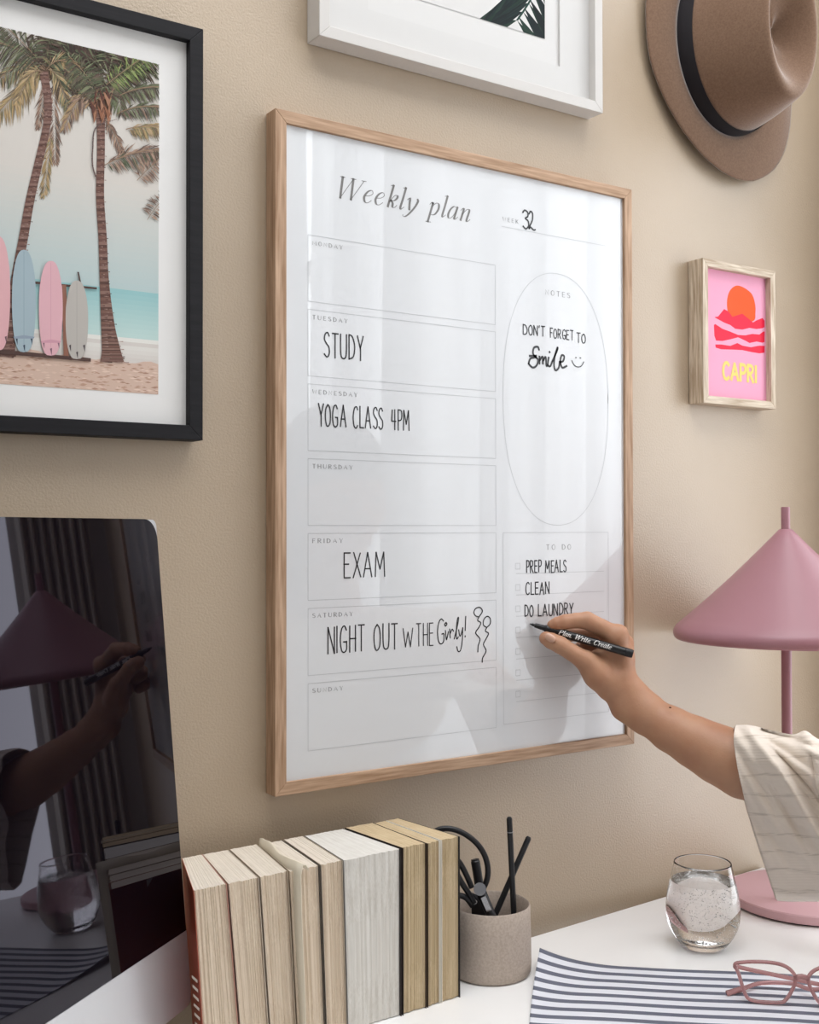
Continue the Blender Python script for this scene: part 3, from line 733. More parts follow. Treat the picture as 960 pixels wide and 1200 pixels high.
# ------------------------------------------------------------------ table lamp
lp = thing('table_lamp', (1.2676, -.138, H), 'matt pink table lamp with wide cone shade and round base', 'lamp')
PX, PY = 1.2225, -.1440
b = MB(); b.lathe([(.0985, .0025), (.1, .004), (.1, .0125), (.0985, .014), (.0955, .014), (.001, .014)], (1.2676, -.138, H), 96)
b.build('base', pink_lit, lp, angle=40)
MB().lathe([(.094, 0), (.094, .003)], (1.2676, -.138, H), 64).build('base_pad', dark_foam, lp)
MB().lathe([(.0065, .014), (.0065, .486)], (PX, PY, H), 32).build('pole', pink_shaded, lp, angle=40)
MB().lathe([(.0056, 0), (.0056, .0265), (.0052, .028)], (PX, PY, 0), 32).build('finial', pink_shaded, lp, angle=40)
sh = MB(); prof = [(.0062, 0), (.0085, -.001)] + [(.0085 + (.1375 - .0085) * k / 14, -.001 - .124 * k / 14 - .0035 * math.sin(PI * k / 14)) for k in range(1, 15)]
prof += [(.1405, -.1295), (.1415, -.134), (.1405, -.139), (.1375, -.142), (.1345, -.142), (.132, -.138), (.13, -.130), (.004, -.007)]
sh.lathe(prof, (PX, PY, 0), 96, cap0=False, cap1=True); sh.build('lamp_shade', pink_shaded, lp, angle=50)
MB().lathe([(.012, -.075), (.012, -.05), (.016, -.045), (.016, -.02), (.004, -.012)], (PX, PY, 0), 24).build('bulb_holder', white_wood, lp, smooth=True)

# ------------------------------------------------------------------ desktop computer
th_, ti_ = math.radians(52.5), math.radians(4.9)
N_ = Vector((math.cos(th_) * math.cos(ti_), -math.sin(th_) * math.cos(ti_), math.sin(ti_))); cN = .2895
UU = Vector((math.sin(th_), math.cos(th_), 0)); VV = UU.cross(N_) * -1
if VV.z < 0: VV = -VV
rb = onP(218.3, 1090, N_, cN)
def ip(u, v, w=0): return rb + UU * u + VV * v + N_ * w
im = thing('desktop_computer', tuple(ip(-.325, -.06, -.06))[:2] + (H,), 'slim silver desktop computer with black glossy screen at the left', 'computer')
TOPV = (onP(185, 608.5, N_, cN) - rb).dot(VV)
def rrect(u0, u1, v0, v1, r, cs=(1, 1, 1, 1)):
    o = []
    for (cx, cy, a0), on in zip(((u1 - r, v1 - r, 0), (u0 + r, v1 - r, 90), (u0 + r, v0 + r, 180), (u1 - r, v0 + r, 270)), cs):
        if on:
            for k in range(9): a = math.radians(a0 + k * 11.25); o.append((cx + r * math.cos(a), cy + r * math.sin(a)))
        else: o.append((u1 if a0 in (0, 270) else u0, v1 if a0 in (0, 90) else v0))
    return o
def slab(mb, loop, w0, w1, s1=0):
    n = len(loop); mb.add([ip(a, b, w0) for a, b in loop] + [ip(a, b, w1) for a, b in loop], [tuple(range(n)), tuple(range(2 * n - 1, n - 1, -1))] + [(i, (i + 1) % n + 0, (i + 1) % n + n, i + n) for i in range(n)])
CH = -.068
s_ = MB(); slab(s_, rrect(-.6500, 0, 0, TOPV, .020, (1, 1, 0, 0)), -.0005, 0); s_.build('screen', screen_m, im)
s_ = MB(); slab(s_, rrect(-.6505, .0005, CH, -.0004, .012, (0, 0, 1, 1)), -.006, 0); s_.build('chin', mat('satin_aluminium_chin', '#d6d7da', .38, metal=.55), im)
s_ = MB(); lo = rrect(-.6510, .0010, CH, TOPV - .0004, .007)
for i, (sc_, w) in enumerate(((1, -.0008), (1, -.005), (.96, -.009), (.8, -.018), (.55, -.030), (.25, -.038), (.02, -.040))):
    cu, cv = -.325, (CH + TOPV) / 2
    s_.v += [tuple(ip(cu + (a - cu) * sc_, cv + (b - cv) * sc_, w)) for a, b in lo]
n = len(lo)
for i in range(6): s_.f += [(i * n + k, i * n + (k + 1) % n, (i + 1) * n + (k + 1) % n, (i + 1) * n + k) for k in range(n)]
s_.f.append(tuple(range(n - 1, -1, -1))); s_.f.append(tuple(6 * n + k for k in range(n)))
s_.build('back_shell', alu, im, angle=40)
s_ = MB()   # bent stand: neck then foot
sec = []
ctr = ip(-.325, .06, -.036); back = Vector((-N_.x, -N_.y, 0)).normalized()
path = [ctr, ctr + back * .045 + Vector((0, 0, -.03)), Vector((ctr.x, ctr.y, H + .06)) + back * .06, Vector((ctr.x, ctr.y, H + .012)) + back * .05, Vector((ctr.x, ctr.y, H + .004)) + back * .02, Vector((ctr.x, ctr.y, H + .0035)) - back * .13]
path = [Vector(p) for p in catmull(path, 6)]
for i, p in enumerate(path):
    t = (path[min(i + 1, len(path) - 1)] - path[max(i - 1, 0)]).normalized(); nn = UU.cross(t).normalized() * .003
    w = .09
    s_.v += [tuple(p - UU * w + nn), tuple(p + UU * w + nn), tuple(p + UU * w - nn), tuple(p - UU * w - nn)]
for i in range(len(path) - 1): s_.f += [(i * 4 + k, i * 4 + (k + 1) % 4, i * 4 + 4 + (k + 1) % 4, i * 4 + 4 + k) for k in range(4)]
s_.f += [(3, 2, 1, 0), tuple(len(path) * 4 - 4 + k for k in range(4))]
s_.build('stand', alu, im, bevel=.001)

# ------------------------------------------------------------------ row of paperbacks
def page_mat(name, c1, c2):
    m = bpy.data.materials.new(name); m.use_nodes = True; nt = m.node_tree; b = nt.nodes['Principled BSDF']; b.inputs['Roughness'].default_value = .9
    uv = nt.nodes.new('ShaderNodeUVMap'); mp = nt.nodes.new('ShaderNodeMapping'); mp.inputs['Scale'].default_value = (1, .012, 1)
    n = nt.nodes.new('ShaderNodeTexNoise'); n.inputs['Scale'].default_value = 1900; n.inputs['Detail'].default_value = 6
    n2 = nt.nodes.new('ShaderNodeTexNoise'); n2.inputs['Scale'].default_value = 260; n2.inputs['Detail'].default_value = 2
    nt.links.new(uv.outputs[0], mp.inputs[0]); nt.links.new(mp.outputs[0], n.inputs['Vector']); nt.links.new(mp.outputs[0], n2.inputs['Vector'])
    ad = nt.nodes.new('ShaderNodeMath'); ad.operation = 'ADD'; nt.links.new(n.outputs[0], ad.inputs[0]); nt.links.new(n2.outputs[0], ad.inputs[1])
    mr = nt.nodes.new('ShaderNodeMapRange'); mr.inputs[1].default_value = .8; mr.inputs[2].default_value = 1.2; nt.links.new(ad.outputs[0], mr.inputs[0])
    mx = nt.nodes.new('ShaderNodeMix'); mx.data_type = 'RGBA'; mx.inputs[6].default_value = rgb(c1); mx.inputs[7].default_value = rgb(c2)
    nt.links.new(mr.outputs[0], mx.inputs[0]); nt.links.new(mx.outputs[2], b.inputs['Base Color'])
    bp = nt.nodes.new('ShaderNodeBump'); bp.inputs['Strength'].default_value = .3; bp.inputs['Distance'].default_value = .0005
    nt.links.new(ad.outputs[0], bp.inputs['Height']); nt.links.new(bp.outputs[0], b.inputs['Normal'])
    return m
PG = {'cream': page_mat('cream_pages', '#dccbb6', '#cab69f'), 'pale': page_mat('pale_pages', '#dedad3', '#ccc6bd'), 'tan': page_mat('tan_pages', '#cbb695', '#b7a280')}
COVM = {}
PT = {'cream': mat('cream_page_tops', '#ded3c4', .9, vary=(500, '#d6cabb'), stretch=(1, .1, 1)), 'pale': mat('pale_page_tops', '#e0dcd5', .9, vary=(500, '#d6d1c9'), stretch=(1, .1, 1)), 'tan': mat('tan_page_tops', '#d0bb98', .9, vary=(500, '#c4ad8a'), stretch=(1, .1, 1))}
def cov(h):
    if h not in COVM: COVM[h] = mat('cover_' + h[1:], h, .45)
    return COVM[h]
ZTB = -.3185
fpx = [(228.6, 1045), (269.3, 1036), (305.2, 1027.5), (338.8, 1020), (377.8, 1013.5), (404.9, 1008), (470.8, 993), (500.4, 987.2), (516.3, 983.5), (537.5, 978)]
bpx = [None, (240, 1001.5), (272, 996), (304, 989), (333, 983), (359, 979), (405, 970), (437, 962.5), None, None]
shf = [.0120, .0150, .0125, .0098, .0068, .0050, .0, .0, .0, .0]
fr = [onZ(a, b, ZTB) for a, b in fpx]; bk = [onZ(*p, ZTB) if p else None for p in bpx]
bk[0] = Vector((.4450, -.0400, 0)); bk[8] = Vector((.6860, -.022, 0)); bk[9] = Vector((.7050, -.022, 0))
for i in range(10):
    fr[i].y = -.1385 + (.0115) * i / 9; bk[i].y = -.036 + .010 * i / 9
books = [('cream', '#a3482f', '#c99484', 'thick cream-paged paperback with a rust red cover, against the screen'),
         ('cream', '#cdbfae', '#cdbfae', 'greyish cream-paged paperback, second from the screen in the row'),
         ('cream', '#cdbfae', '#b9ab98', 'cream-paged paperback, third from the screen, smooth flat fore-edge'),
         ('cream', '#ddd2bd', '#4b443d', 'paperback whose creased cream cover sticks up above its pages'),  # dark right cover stands in for the shadow gap beside the next book
         ('cream', '#cdbfae', '#b9ab98', 'slim cream-paged paperback between the creased cover and the widest book'),
         ('pale', '#c9c7c4', '#2a201e', 'widest book of the row, with pale whitish pages'),
         ('tan', '#2a201e', '#4a3a2c', 'tan-paged paperback just right of the widest pale book'),
         ('tan', '#4a3a2c', '#f0ece2', 'slim tan-paged paperback, last but one towards the pen cup'),
         ('tan', '#efe9dd', '#26262a', 'slim tan-paged paperback with a black cover, beside the pen cup')]
for i, (pg, cl, crt, lbl) in enumerate(books):
    rnd = random.Random(40 + i); g = .0008
    zt = ZTB + rnd.uniform(-.0006, .0006)
    bt = thing('paperback_book', ((fr[i].x + fr[i + 1].x) / 2, -.13, H), lbl, 'book', 'paperbacks standing in a row')
    def P(t, d, z):   # t across, d 0 front .. 1 back, z
        a = fr[i] * (1 - d) + bk[i] * d; b = fr[i + 1] * (1 - d) + bk[i + 1] * d
        w = (b - a); p = a + w.normalized() * (g + .0008) + (w - w.normalized() * 2 * (g + .0008)) * t
        k = (zt - z) / (zt - H); s_ = shf[i] * (1 - t) + shf[i + 1] * t
        return Vector((p.x + s_ * k, p.y, z))
    C_ = 30; mb = MB(); W = (fr[i + 1] - fr[i]).length
    off = [0] * (C_ + 1); v_ = 0
    for k in range(C_ + 1):
        v_ = .6 * v_ + rnd.uniform(-.012, .012); off[k] = v_
    loop = [('b', .99), ('b', .02), ('f', H + .05), ('f', H + .10), ('t', 0.0), ('t', .35), ('t', .7), ('t', .99)]
    vs = []; uv = []
    for kd, q in loop:
        for k in range(C_ + 1):
            t = k / C_; fd_ = .02 + off[k] * .6 - .003 * math.sin(PI * t)
            if kd == 'b': vs.append(P(t, q if q > .5 else fd_, H + .001)); uv.append((t * W + i, 0))
            elif kd == 'f': vs.append(P(t, fd_, q)); uv.append((t * W + i, q))
            else: vs.append(P(t, fd_ if q == 0 else q, zt - .0015 + off[k] * .02)); uv.append((t * W + i, q * .1 + .3))
    n_ = C_ + 1; m_ = len(loop); fs = []
    for r_ in range(m_):
        for k in range(C_): a = r_ * n_ + k; c = ((r_ + 1) % m_) * n_ + k; fs.append((a, a + 1, c + 1, c))
    fs.append(tuple(r_ * n_ for r_ in range(m_))); fs.append(tuple(r_ * n_ + C_ for r_ in reversed(range(m_))))
    mb.add(vs, fs, uvs=uv)
    po = mb.build('pages', PG[pg], bt); po.data.materials.append(PT[pg])
    for f_ in po.data.polygons:
        if abs(f_.normal.z) > .7: f_.material_index = 1
    for sd, cc_ in ((0, cl), (1, crt)):
        q = []
        for z in (H, zt - .0012):
            for d, o_ in ((-.004, 0), (.985, 0), (.985, .0005), (-.004, .0005)):
                p = P(sd, d, z); dirx = (-1 if sd == 0 else 1); q.append((p.x + dirx * (o_ + .0001), p.y, z))
        if i == 3 and sd == 0: continue
        MB().hexa(q).build('cover', cov(cc_), bt)
    q = []
    for z in (H, zt - .004):
        for t_, o_ in ((-.02, 0), (1.02, 0), (1.02, .0008), (-.02, .0008)):
            p = P(t_, 1.0, z); q.append((p.x, p.y + o_, z))
    MB().hexa(q).build('spine', cov(cl if i != 5 else '#c9c7c4'), bt)
    if i == 3:   # worn cover: stands proud of the pages, its top edge folded over
        vs = []; nz, nd = 9, 14
        for a in range(nd + 1):
            d = a / nd
            for b in range(nz + 1):
                k = b / nz
                if k < .7: z = H + (zt + .004 - H) * k / .7; ox = -.0002 + .0005 * math.sin(k * 9 + d * 4)
                else: s2 = (k - .7) / .3; z = zt + .004 + .003 * math.sin(s2 * PI) - .004 * s2 * s2 + .0015 * math.sin(d * 11); ox = -.0002 + s2 * .0085
                p = P(0, -.05 + 1.05 * d, min(z, zt)); vs.append((p.x + ox + .0075 * max(0, 1 - d / .16) * (.45 + .55 * (z - H) / (zt - H)), p.y - .004 * max(0, 1 - d / .16), z))
        o = MB().add(vs, [(a * (nz + 1) + b, a * (nz + 1) + b + 1, (a + 1) * (nz + 1) + b + 1, (a + 1) * (nz + 1) + b) for a in range(nd) for b in range(nz)]).build('cover', cov('#ddd2bd'), bt, smooth=True, solid=.0009)
        o['label'] = 'creased cream cover'
    if i == 0:   # dog-eared lower edge of the red cover with pale lettering
        lt = MB()
        for k in range(9):
            z = H + .012 + k * .0085; p = P(0, .10, z); x = p.x - .0012
            lt.add([(x, p.y, z), (x - .0001, p.y + .012, z + .001), (x - .0001, p.y + .012, z + .0035), (x, p.y, z + .0028)], [(0, 1, 2, 3)])
        lt.build('cover_lettering', cov('#e8ded0'), bt)

# ------------------------------------------------------------------ pen cup and what stands in it
CX, CY = .7836, -.0892
cu = thing('pen_cup', (CX, CY, H), 'sandy stoneware cup holding scissors and pencils, right of the books', 'cup')
MB().lathe([(.038, 0), (.043, .001), (.0448, .004), (.0452, .012), (.0448, .05), (.0442, .0735), (.0432, .075), (.0420, .0735), (.0415, .05), (.041, .006), (.001, .005)], (CX, CY, H), 72).build('cup_body', clay_m, cu, angle=50)
def inside(px, py, t, z):   # continue the line towards the cup floor
    return onD(px, py, t)
def stick(name, p0, p1, zb, rad, m_, label, cat, hexn=6, group=None, tip=True):
    a, b = Vector(p0), Vector(p1)       # a top, b at the rim
    d = (b - a).normalized(); e = a + d * ((zb - a.z) / d.z)
    t_ = thing(name, tuple(e), label, cat, group)
    mb = MB(); mb.tube([a, a - d * -.0015, e], [rad * .8, rad, rad], hexn); mb.build('barrel', m_, t_, bevel=.0003)
    return t_, a, d, e
t_, a, d, e = stick('pencil', onD(597, 958, 1.262), onD(602, 1064, 1.262), H + .0095, .0033, graph_m, 'black pencil standing nearly upright in the cup', 'pencil', group='pencils in the cup')
MB().tube([a + d * .0155, a + d * .0165], .0036, 12).build('ferrule_ring', mat('grey_print', '#8d8d90', .4, metal=.6), t_)
MB().tube([a - d * .0006, a + d * .0], .0022, 12).build('eraser_end', black_plastic, t_)
t_, a, d, e = stick('pencil', onD(620, 981, 1.282), onD(583, 1066, 1.276), H + .0095, .0034, graph_m, 'black pencil leaning to the right in the cup', 'pencil', group='pencils in the cup')
MB().tube([a - d * .0006, a + d * .0], .0022, 12).build('eraser_end', black_plastic, t_)
t_, a, d, e = stick('marker_pen', onD(557, 1008, 1.29), onD(563, 1045, 1.286), H + .012, .0052, black_plastic, 'short fat black marker pen behind the scissors in the cup', 'pen', 20)
MB().tube([a - d * .001, a + d * .0], .0045, 20).build('end_cap', graph_m, t_)
# pen with a clear round cap and steel clip
a, b = onD(562.5, 1042, 1.236), onD(577, 1076, 1.236); d = (b - a).normalized(); e = a + d * ((H + .014 - a.z) / d.z)
cpn = thing('clip_pen', tuple(e), 'dark pen with round grey cap and bright clip leaning over the cup rim', 'pen')
MB().tube([a, e], [.0058, .0045], 20).build('barrel', black_plastic, cpn, smooth=True)
vw = (CAMP - a).normalized()
MB().tube([a + vw * .0035, a + vw * .0065], .0068, 24).build('round_cap', mat('smoky_cap', '#77777b', .2, coat=.5), cpn, angle=40)
sd = d.cross(vw).normalized()
p0 = a + d * .009 + vw * .007; c_ = MB(); c_.hexa([p0 - sd * .003, p0 + sd * .003, p0 + sd * .003 + d * .017, p0 - sd * .003 + d * .017, p0 - sd * .003 + vw * .0015, p0 + sd * .003 + vw * .0015, p0 + sd * .003 + d * .017 + vw * .0015, p0 - sd * .003 + d * .017 + vw * .0015]); c_.build('clip', steel, cpn, bevel=.0004)
# scissors
piv = onD(556.5, 1057, 1.250)
sc_t = thing('scissors', tuple(piv), 'black-handled scissors standing handles up in the cup', 'scissors')
h1 = [(560, 1050), (567, 1040), (571.5, 1028), (571.5, 1014), (567, 1000), (558, 987.5), (545, 977.5), (530, 971.5), (515, 972), (505, 980), (504, 990), (514, 998), (528, 1002), (538, 1010), (546, 1024), (553, 1040)]
MB().tube([onD(a, b, 1.252) for a, b in catmull(h1, 5)], .0032, 12).build('handle', black_plastic, sc_t, smooth=True)
h2 = [(556, 1058), (550, 1048), (541, 1034), (532, 1018), (524, 1010), (512, 1012), (506, 1022), (508, 1036), (520, 1046), (534, 1048), (546, 1052), (554, 1062)]
MB().tube([onD(a, b, 1.246) for a, b in catmull(h2, 5)], .0032, 12).build('handle', black_plastic, sc_t, smooth=True)
for j, (q, tt) in enumerate((((568, 1128), 1.249), ((556, 1130), 1.253))):
    a0 = onD(552, 1046, tt); a1 = onD(562, 1050, tt); b0 = onD(q[0] - 1, q[1], tt); b1 = onD(q[0] + 1, q[1], tt); k_ = F * .0012
    MB().hexa([a0, a1, b1, b0, a0 + k_, a1 + k_, b1 + k_, b0 + k_]).build('blade', mat('dark_steel' + str(j), '#3c3c40', .3, metal=.9), sc_t)
vw = (CAMP - piv).normalized()
MB().tube([piv + vw * .001, piv + vw * .0060], .0026, 16).build('pivot_screw', steel, sc_t, angle=40)

# ------------------------------------------------------------------ glass of sparkling water
GX, GY = 1.0367, -.1682
gt = thing('water_glass', (GX, GY, H), 'clear stemless glass of sparkling water on the desk', 'glass')
outp = catmull([(.0225, 0), (.0262, .002), (.034, .012), (.0408, .027), (.0425, .041), (.0408, .060), (.0365, .080), (.0328, .0970)], 6)
inp = [(r - .0011, z) for r, z in outp if z > .008]
g = MB(); g.lathe([(.001, .0)] + outp + [(.0323, .0974)] + list(reversed(inp)) + [(.03, .0085), (.015, .0062), (.001, .006)], (GX, GY, H), 96, cap0=True, cap1=True)
g.build('glass_bowl', glass_m, gt, smooth=True)
wl = .0760
wp = [(.001, .0064), (.015, .0066), (.0298, .0089)] + [(r + .0003, z) for r, z in inp if .010 < z < wl] + [(float(np.interp(wl, [z for r, z in inp], [r for r, z in inp])) + .0003, wl), (.001, wl)]
MB().lathe(wp, (GX, GY, H), 96).build('water', water_m, gt, smooth=False, angle=40)
bub = MB(); rnd = random.Random(9)
for k in range(1500):
    z = rnd.uniform(.010, wl - .001); r = float(np.interp(z, [q[1] for q in inp], [q[0] for q in inp])); a = rnd.uniform(0, 2 * PI)
    rr_ = r - .0012 if rnd.random() < .75 else r * math.sqrt(rnd.random()) * .95
    s_ = rnd.uniform(.00025, .00065); x, y = GX + rr_ * math.cos(a), GY + rr_ * math.sin(a); zz = H + z
    bub.add([(x + s_, y, zz), (x - s_, y, zz), (x, y + s_, zz), (x, y - s_, zz), (x, y, zz + s_), (x, y, zz - s_)], [(0, 2, 4), (2, 1, 4), (1, 3, 4), (3, 0, 4), (2, 0, 5), (1, 2, 5), (3, 1, 5), (0, 3, 5)])
o = bub.build('bubbles', mat('bubble', '#ffffff', .3), gt, smooth=True); o['kind'] = 'stuff'

# ------------------------------------------------------------------ striped paper
pm = bpy.data.materials.new('striped_paper'); pm.use_nodes = True; nt = pm.node_tree; b = nt.nodes['Principled BSDF']; b.inputs['Roughness'].default_value = .6
uvn = nt.nodes.new('ShaderNodeUVMap'); sx = nt.nodes.new('ShaderNodeSeparateXYZ'); nt.links.new(uvn.outputs[0], sx.inputs[0])
md = nt.nodes.new('ShaderNodeMath'); md.operation = 'FRACT'; nt.links.new(sx.outputs[1], md.inputs[0])
gtn = nt.nodes.new('ShaderNodeMath'); gtn.operation = 'LESS_THAN'; gtn.inputs[1].default_value = .43; nt.links.new(md.outputs[0], gtn.inputs[0])
mx = nt.nodes.new('ShaderNodeMix'); mx.data_type = 'RGBA'; mx.inputs[6].default_value = rgb('#e4e6ee'); mx.inputs[7].default_value = rgb('#666a7a')
nt.links.new(gtn.outputs[0], mx.inputs[0]); nt.links.new(mx.outputs[2], b.inputs['Base Color'])
K = Vector((.836, -.0985, 0)); pe = Vector((.752, -.66, 0)).normalized(); pd = Vector((-.66, -.752, 0)).normalized()
pt = MB(); vs = []; uv = []; NA, NB = 60, 50; LA, LB = .42, .26
for i in range(NA + 1):
    for j in range(NB + 1):
        a = LA * (i / NA) ** 1.3; b = LB * (j / NB) ** 1.2
        q = a + b * .55; lift = .017 * max(0, 1 - q / .10) ** 2.0 if q < .10 else 0
        p = K + pe * a + pd * b + pe * (lift * .5); z = H + .0009 + lift + .0006 * math.sin(a * 20) ** 2
        vs.append((p.x, p.y, z)); uv.append((a, b / .0196 ))
pt.add(vs, [(i * (NB + 1) + j, (i + 1) * (NB + 1) + j, (i + 1) * (NB + 1) + j + 1, i * (NB + 1) + j + 1) for i in range(NA) for j in range(NB)], uvs=uv)
o = pt.build('striped_paper', pm, smooth=True, solid=.0004); tag(o, 'grey and white striped paper sheet with one corner curling up', 'paper')

# ------------------------------------------------------------------ spectacles
B0 = onZ(877, 1173, H + .004); B1 = onZ(925, 1177, H + .004)
eu = (B1 - B0); eu.z = 0; eu.normalize(); en = Vector((eu.y, -eu.x, 0))
if en.y > 0: en = -en
en = (en * math.cos(math.radians(12)) + Vector((0, 0, math.sin(math.radians(12))))).normalized(); ev = eu.cross(en); ev = ev if ev.z > 0 else -ev
cE = en.dot(B0)
gl = thing('spectacles', tuple(B0)[:2] + (H + .0015,), 'translucent pink spectacles lying folded on the striped paper', 'spectacles')
def s2(px, py): q = onP(px, py, en, cE) - B0; return (q.dot(eu), q.dot(ev))
def s3(u, v, w=0): return B0 + eu * u + ev * v + en * w
rim = [s2(*p) for p in [(861.5, 1130), (872, 1127.5), (886, 1127), (902, 1127.8), (916, 1130.5), (926, 1136), (932, 1144), (931.5, 1153), (927, 1163), (921.5, 1171), (916, 1174.5), (900, 1174.5), (886, 1173.2), (877, 1170), (872, 1161), (868.5, 1150), (865.5, 1140)]]
ub = s2(940, 1150)[0]
for mir in (0, 1):
    rp = [((2 * ub - u) if mir else u, v) for u, v in rim]
    c = catmull(rp, 5, True)
    MB().tube([s3(u, v) for u, v in c], .0019, 10, closed=True).build('rim', acetate, gl, smooth=True)
    n = len(c); l = MB(); l.add([s3(u, v, -.0004) for u, v in c] + [s3(u, v, .0004) for u, v in c], [tuple(range(n)), tuple(range(2 * n - 1, n - 1, -1))] + [(i, (i + 1) % n, (i + 1) % n + n, i + n) for i in range(n)])
    l.build('lens', lens_m, gl)
u0, v0 = s2(932, 1146)
MB().tube([s3(u0, v0), s3((u0 + ub) / 2, v0 + .0015), s3(ub, v0 + .002), s3((3 * ub - u0) / 2, v0 + .0015), s3(2 * ub - u0, v0)], .0026, 10).build('bridge', acetate, gl, smooth=True)
hu, hv = s2(861, 1133)
tp = [s3(hu, hv, 0), s3(hu + .001, hv, -.010), s3(hu + .010, hv - .003, -.016), s3(hu + .06, hv - .010, -.018), s3(hu + .11, hv - .018, -.020), s3(hu + .125, hv - .028, -.020)]
MB().tube(catmull(tp, 6), .0022, 10, flat=.7).build('temple', acetate, gl, smooth=True)
ru = 2 * ub - hu
tip_ = onZ(852, 1164, H + .0045); mid = onZ(893, 1152, H + .0075)
tp = [s3(ru, hv, 0), s3(ru - .001, hv, -.014), s3(ru - .012, hv - .008, -.026), s3(ru - .05, hv - .02, -.028), (mid + eu * .03 + Vector((0, 0, .002))), mid, onZ(872, 1158, H + .006), tip_]
MB().tube(catmull(tp, 6), [.0022] * 36 + [.0028] * 7, 10, flat=.7).build('temple', acetate, gl, smooth=True)
# ------------------------------------------------------------------ person writing on the board
def sdf_mesh(groups, h, lo, hi, k_all):
    """groups = [(k, [(a, b, ra, rb), ...]), ...]; smooth union, surface-nets mesh"""
    lo = np.array(lo, np.float32); n = [int((hi[i] - lo[i]) / h) + 2 for i in range(3)]
    D = np.full(n, .03, np.float32)
    def smin(a, b, k):
        if k <= 0: return np.minimum(a, b)
        q = np.clip(.5 + .5 * (b - a) / k, 0, 1); return b * (1 - q) + a * q - k * q * (1 - q)
    for kg, prims in groups:
        G = np.full(n, .03, np.float32)
        for a, b, ra, rb in prims:
            a = np.array(a, np.float32); b = np.array(b, np.float32); m = max(ra, rb) + .022
            i0 = np.clip(((np.minimum(a, b) - m - lo) / h).astype(int), 0, np.array(n) - 1); i1 = np.clip(((np.maximum(a, b) + m - lo) / h).astype(int) + 2, 1, np.array(n))
            if (i1 <= i0).any(): continue
            g = [(lo[q] + h * np.arange(i0[q], i1[q])).astype(np.float32) for q in range(3)]
            X, Y, Z = np.meshgrid(*g, indexing='ij')
            ab = b - a; l2 = float(ab @ ab) or 1e-9
            t = np.clip(((X - a[0]) * ab[0] + (Y - a[1]) * ab[1] + (Z - a[2]) * ab[2]) / l2, 0, 1)
            d = np.sqrt((X - a[0] - t * ab[0]) ** 2 + (Y - a[1] - t * ab[1]) ** 2 + (Z - a[2] - t * ab[2]) ** 2) - (ra + t * (rb - ra))
            sl = tuple(slice(i0[q], i1[q]) for q in range(3)); G[sl] = smin(G[sl], d, kg)
        D = smin(D, G, k_all)
    ins = D < 0
    acc = np.zeros([x - 1 for x in n] + [3], np.float32); cnt_ = np.zeros([x - 1 for x in n], np.float32)
    for ax in range(3):
        o1, o2 = [q for q in range(3) if q != ax]
        for u in (0, 1):
            for v in (0, 1):
                s0 = [slice(0, -1)] * 3; s0[o1] = slice(u, n[o1] - 1 + u); s0[o2] = slice(v, n[o2] - 1 + v)
                s1 = list(s0); s1[ax] = slice(1, None)
                A, B = D[tuple(s0)], D[tuple(s1)]; cr_ = (A < 0) != (B < 0)
                t = np.where(cr_, A / np.where(A == B, 1, A - B), 0)
                p = np.zeros(acc.shape, np.float32); p[..., ax] = t; p[..., o1] = u; p[..., o2] = v
                acc += p * cr_[..., None]; cnt_ += cr_
    act = cnt_ > 0; idx = -np.ones(cnt_.shape, np.int64); ii = np.argwhere(act); idx[act] = np.arange(len(ii))
    V = (ii + acc[act] / cnt_[act][:, None]) * h + lo
    Fs = []
    for ax in range(3):
        o1, o2 = (ax + 1) % 3, (ax + 2) % 3
        s0 = [slice(None)] * 3; s1 = [slice(None)] * 3; s0[ax] = slice(0, -1); s1[ax] = slice(1, None)
        ch = ins[tuple(s0)] != ins[tuple(s1)]; q = np.argwhere(ch)
        q = q[(q[:, o1] > 0) & (q[:, o2] > 0) & (q[:, o1] < n[o1] - 1) & (q[:, o2] < n[o2] - 1)]
        d1 = np.zeros(3, int); d1[o1] = 1; d2 = np.zeros(3, int); d2[o2] = 1
        g = lambda p: idx[p[:, 0], p[:, 1], p[:, 2]]
        f = np.stack([g(q - d1 - d2), g(q - d2), g(q), g(q - d1)], 1)
        flip = ~ins[q[:, 0], q[:, 1], q[:, 2]]; f[flip] = f[flip][:, ::-1]
        Fs.append(f)
    Fs = np.concatenate(Fs); Fs = Fs[(Fs >= 0).all(1)]
    return V.tolist(), Fs.tolist()

pe_ = thing('person', (1.02, -.76, FL), 'person in a pale knit shirt writing on the planner with a black marker', 'person')
PXM = lambda px, t: px * t / FPX
def J(px, py, t): return tuple(onD(px, py, t))
wr_ = J(724, 805, 1.385)
def chain(pts):   # (px, py, depth, radius px)
    return [(J(*a[:3]), J(*b[:3]), PXM(a[3], a[2]), PXM(b[3], b[2])) for a, b in zip(pts[:-1], pts[1:])]
palm = chain([(721, 747, 1.387, 13), (727, 770, 1.392, 14), (726, 800, 1.388, 17.5)]) + chain([(728, 757, 1.404, 12), (727, 798, 1.396, 16)]) \
     + chain([(731, 770, 1.418, 11.5), (729, 800, 1.402, 16)]) + chain([(733, 783, 1.428, 10.5), (730, 803, 1.406, 15)]) \
     + chain([(713, 806, 1.386, 14.5), (700, 790, 1.382, 15), (687, 775, 1.378, 12.0)]) \
     + chain([(695, 776, 1.392, 11.5), (718, 762, 1.394, 11)]) + chain([(704, 784, 1.394, 13), (722, 778, 1.396, 14)])
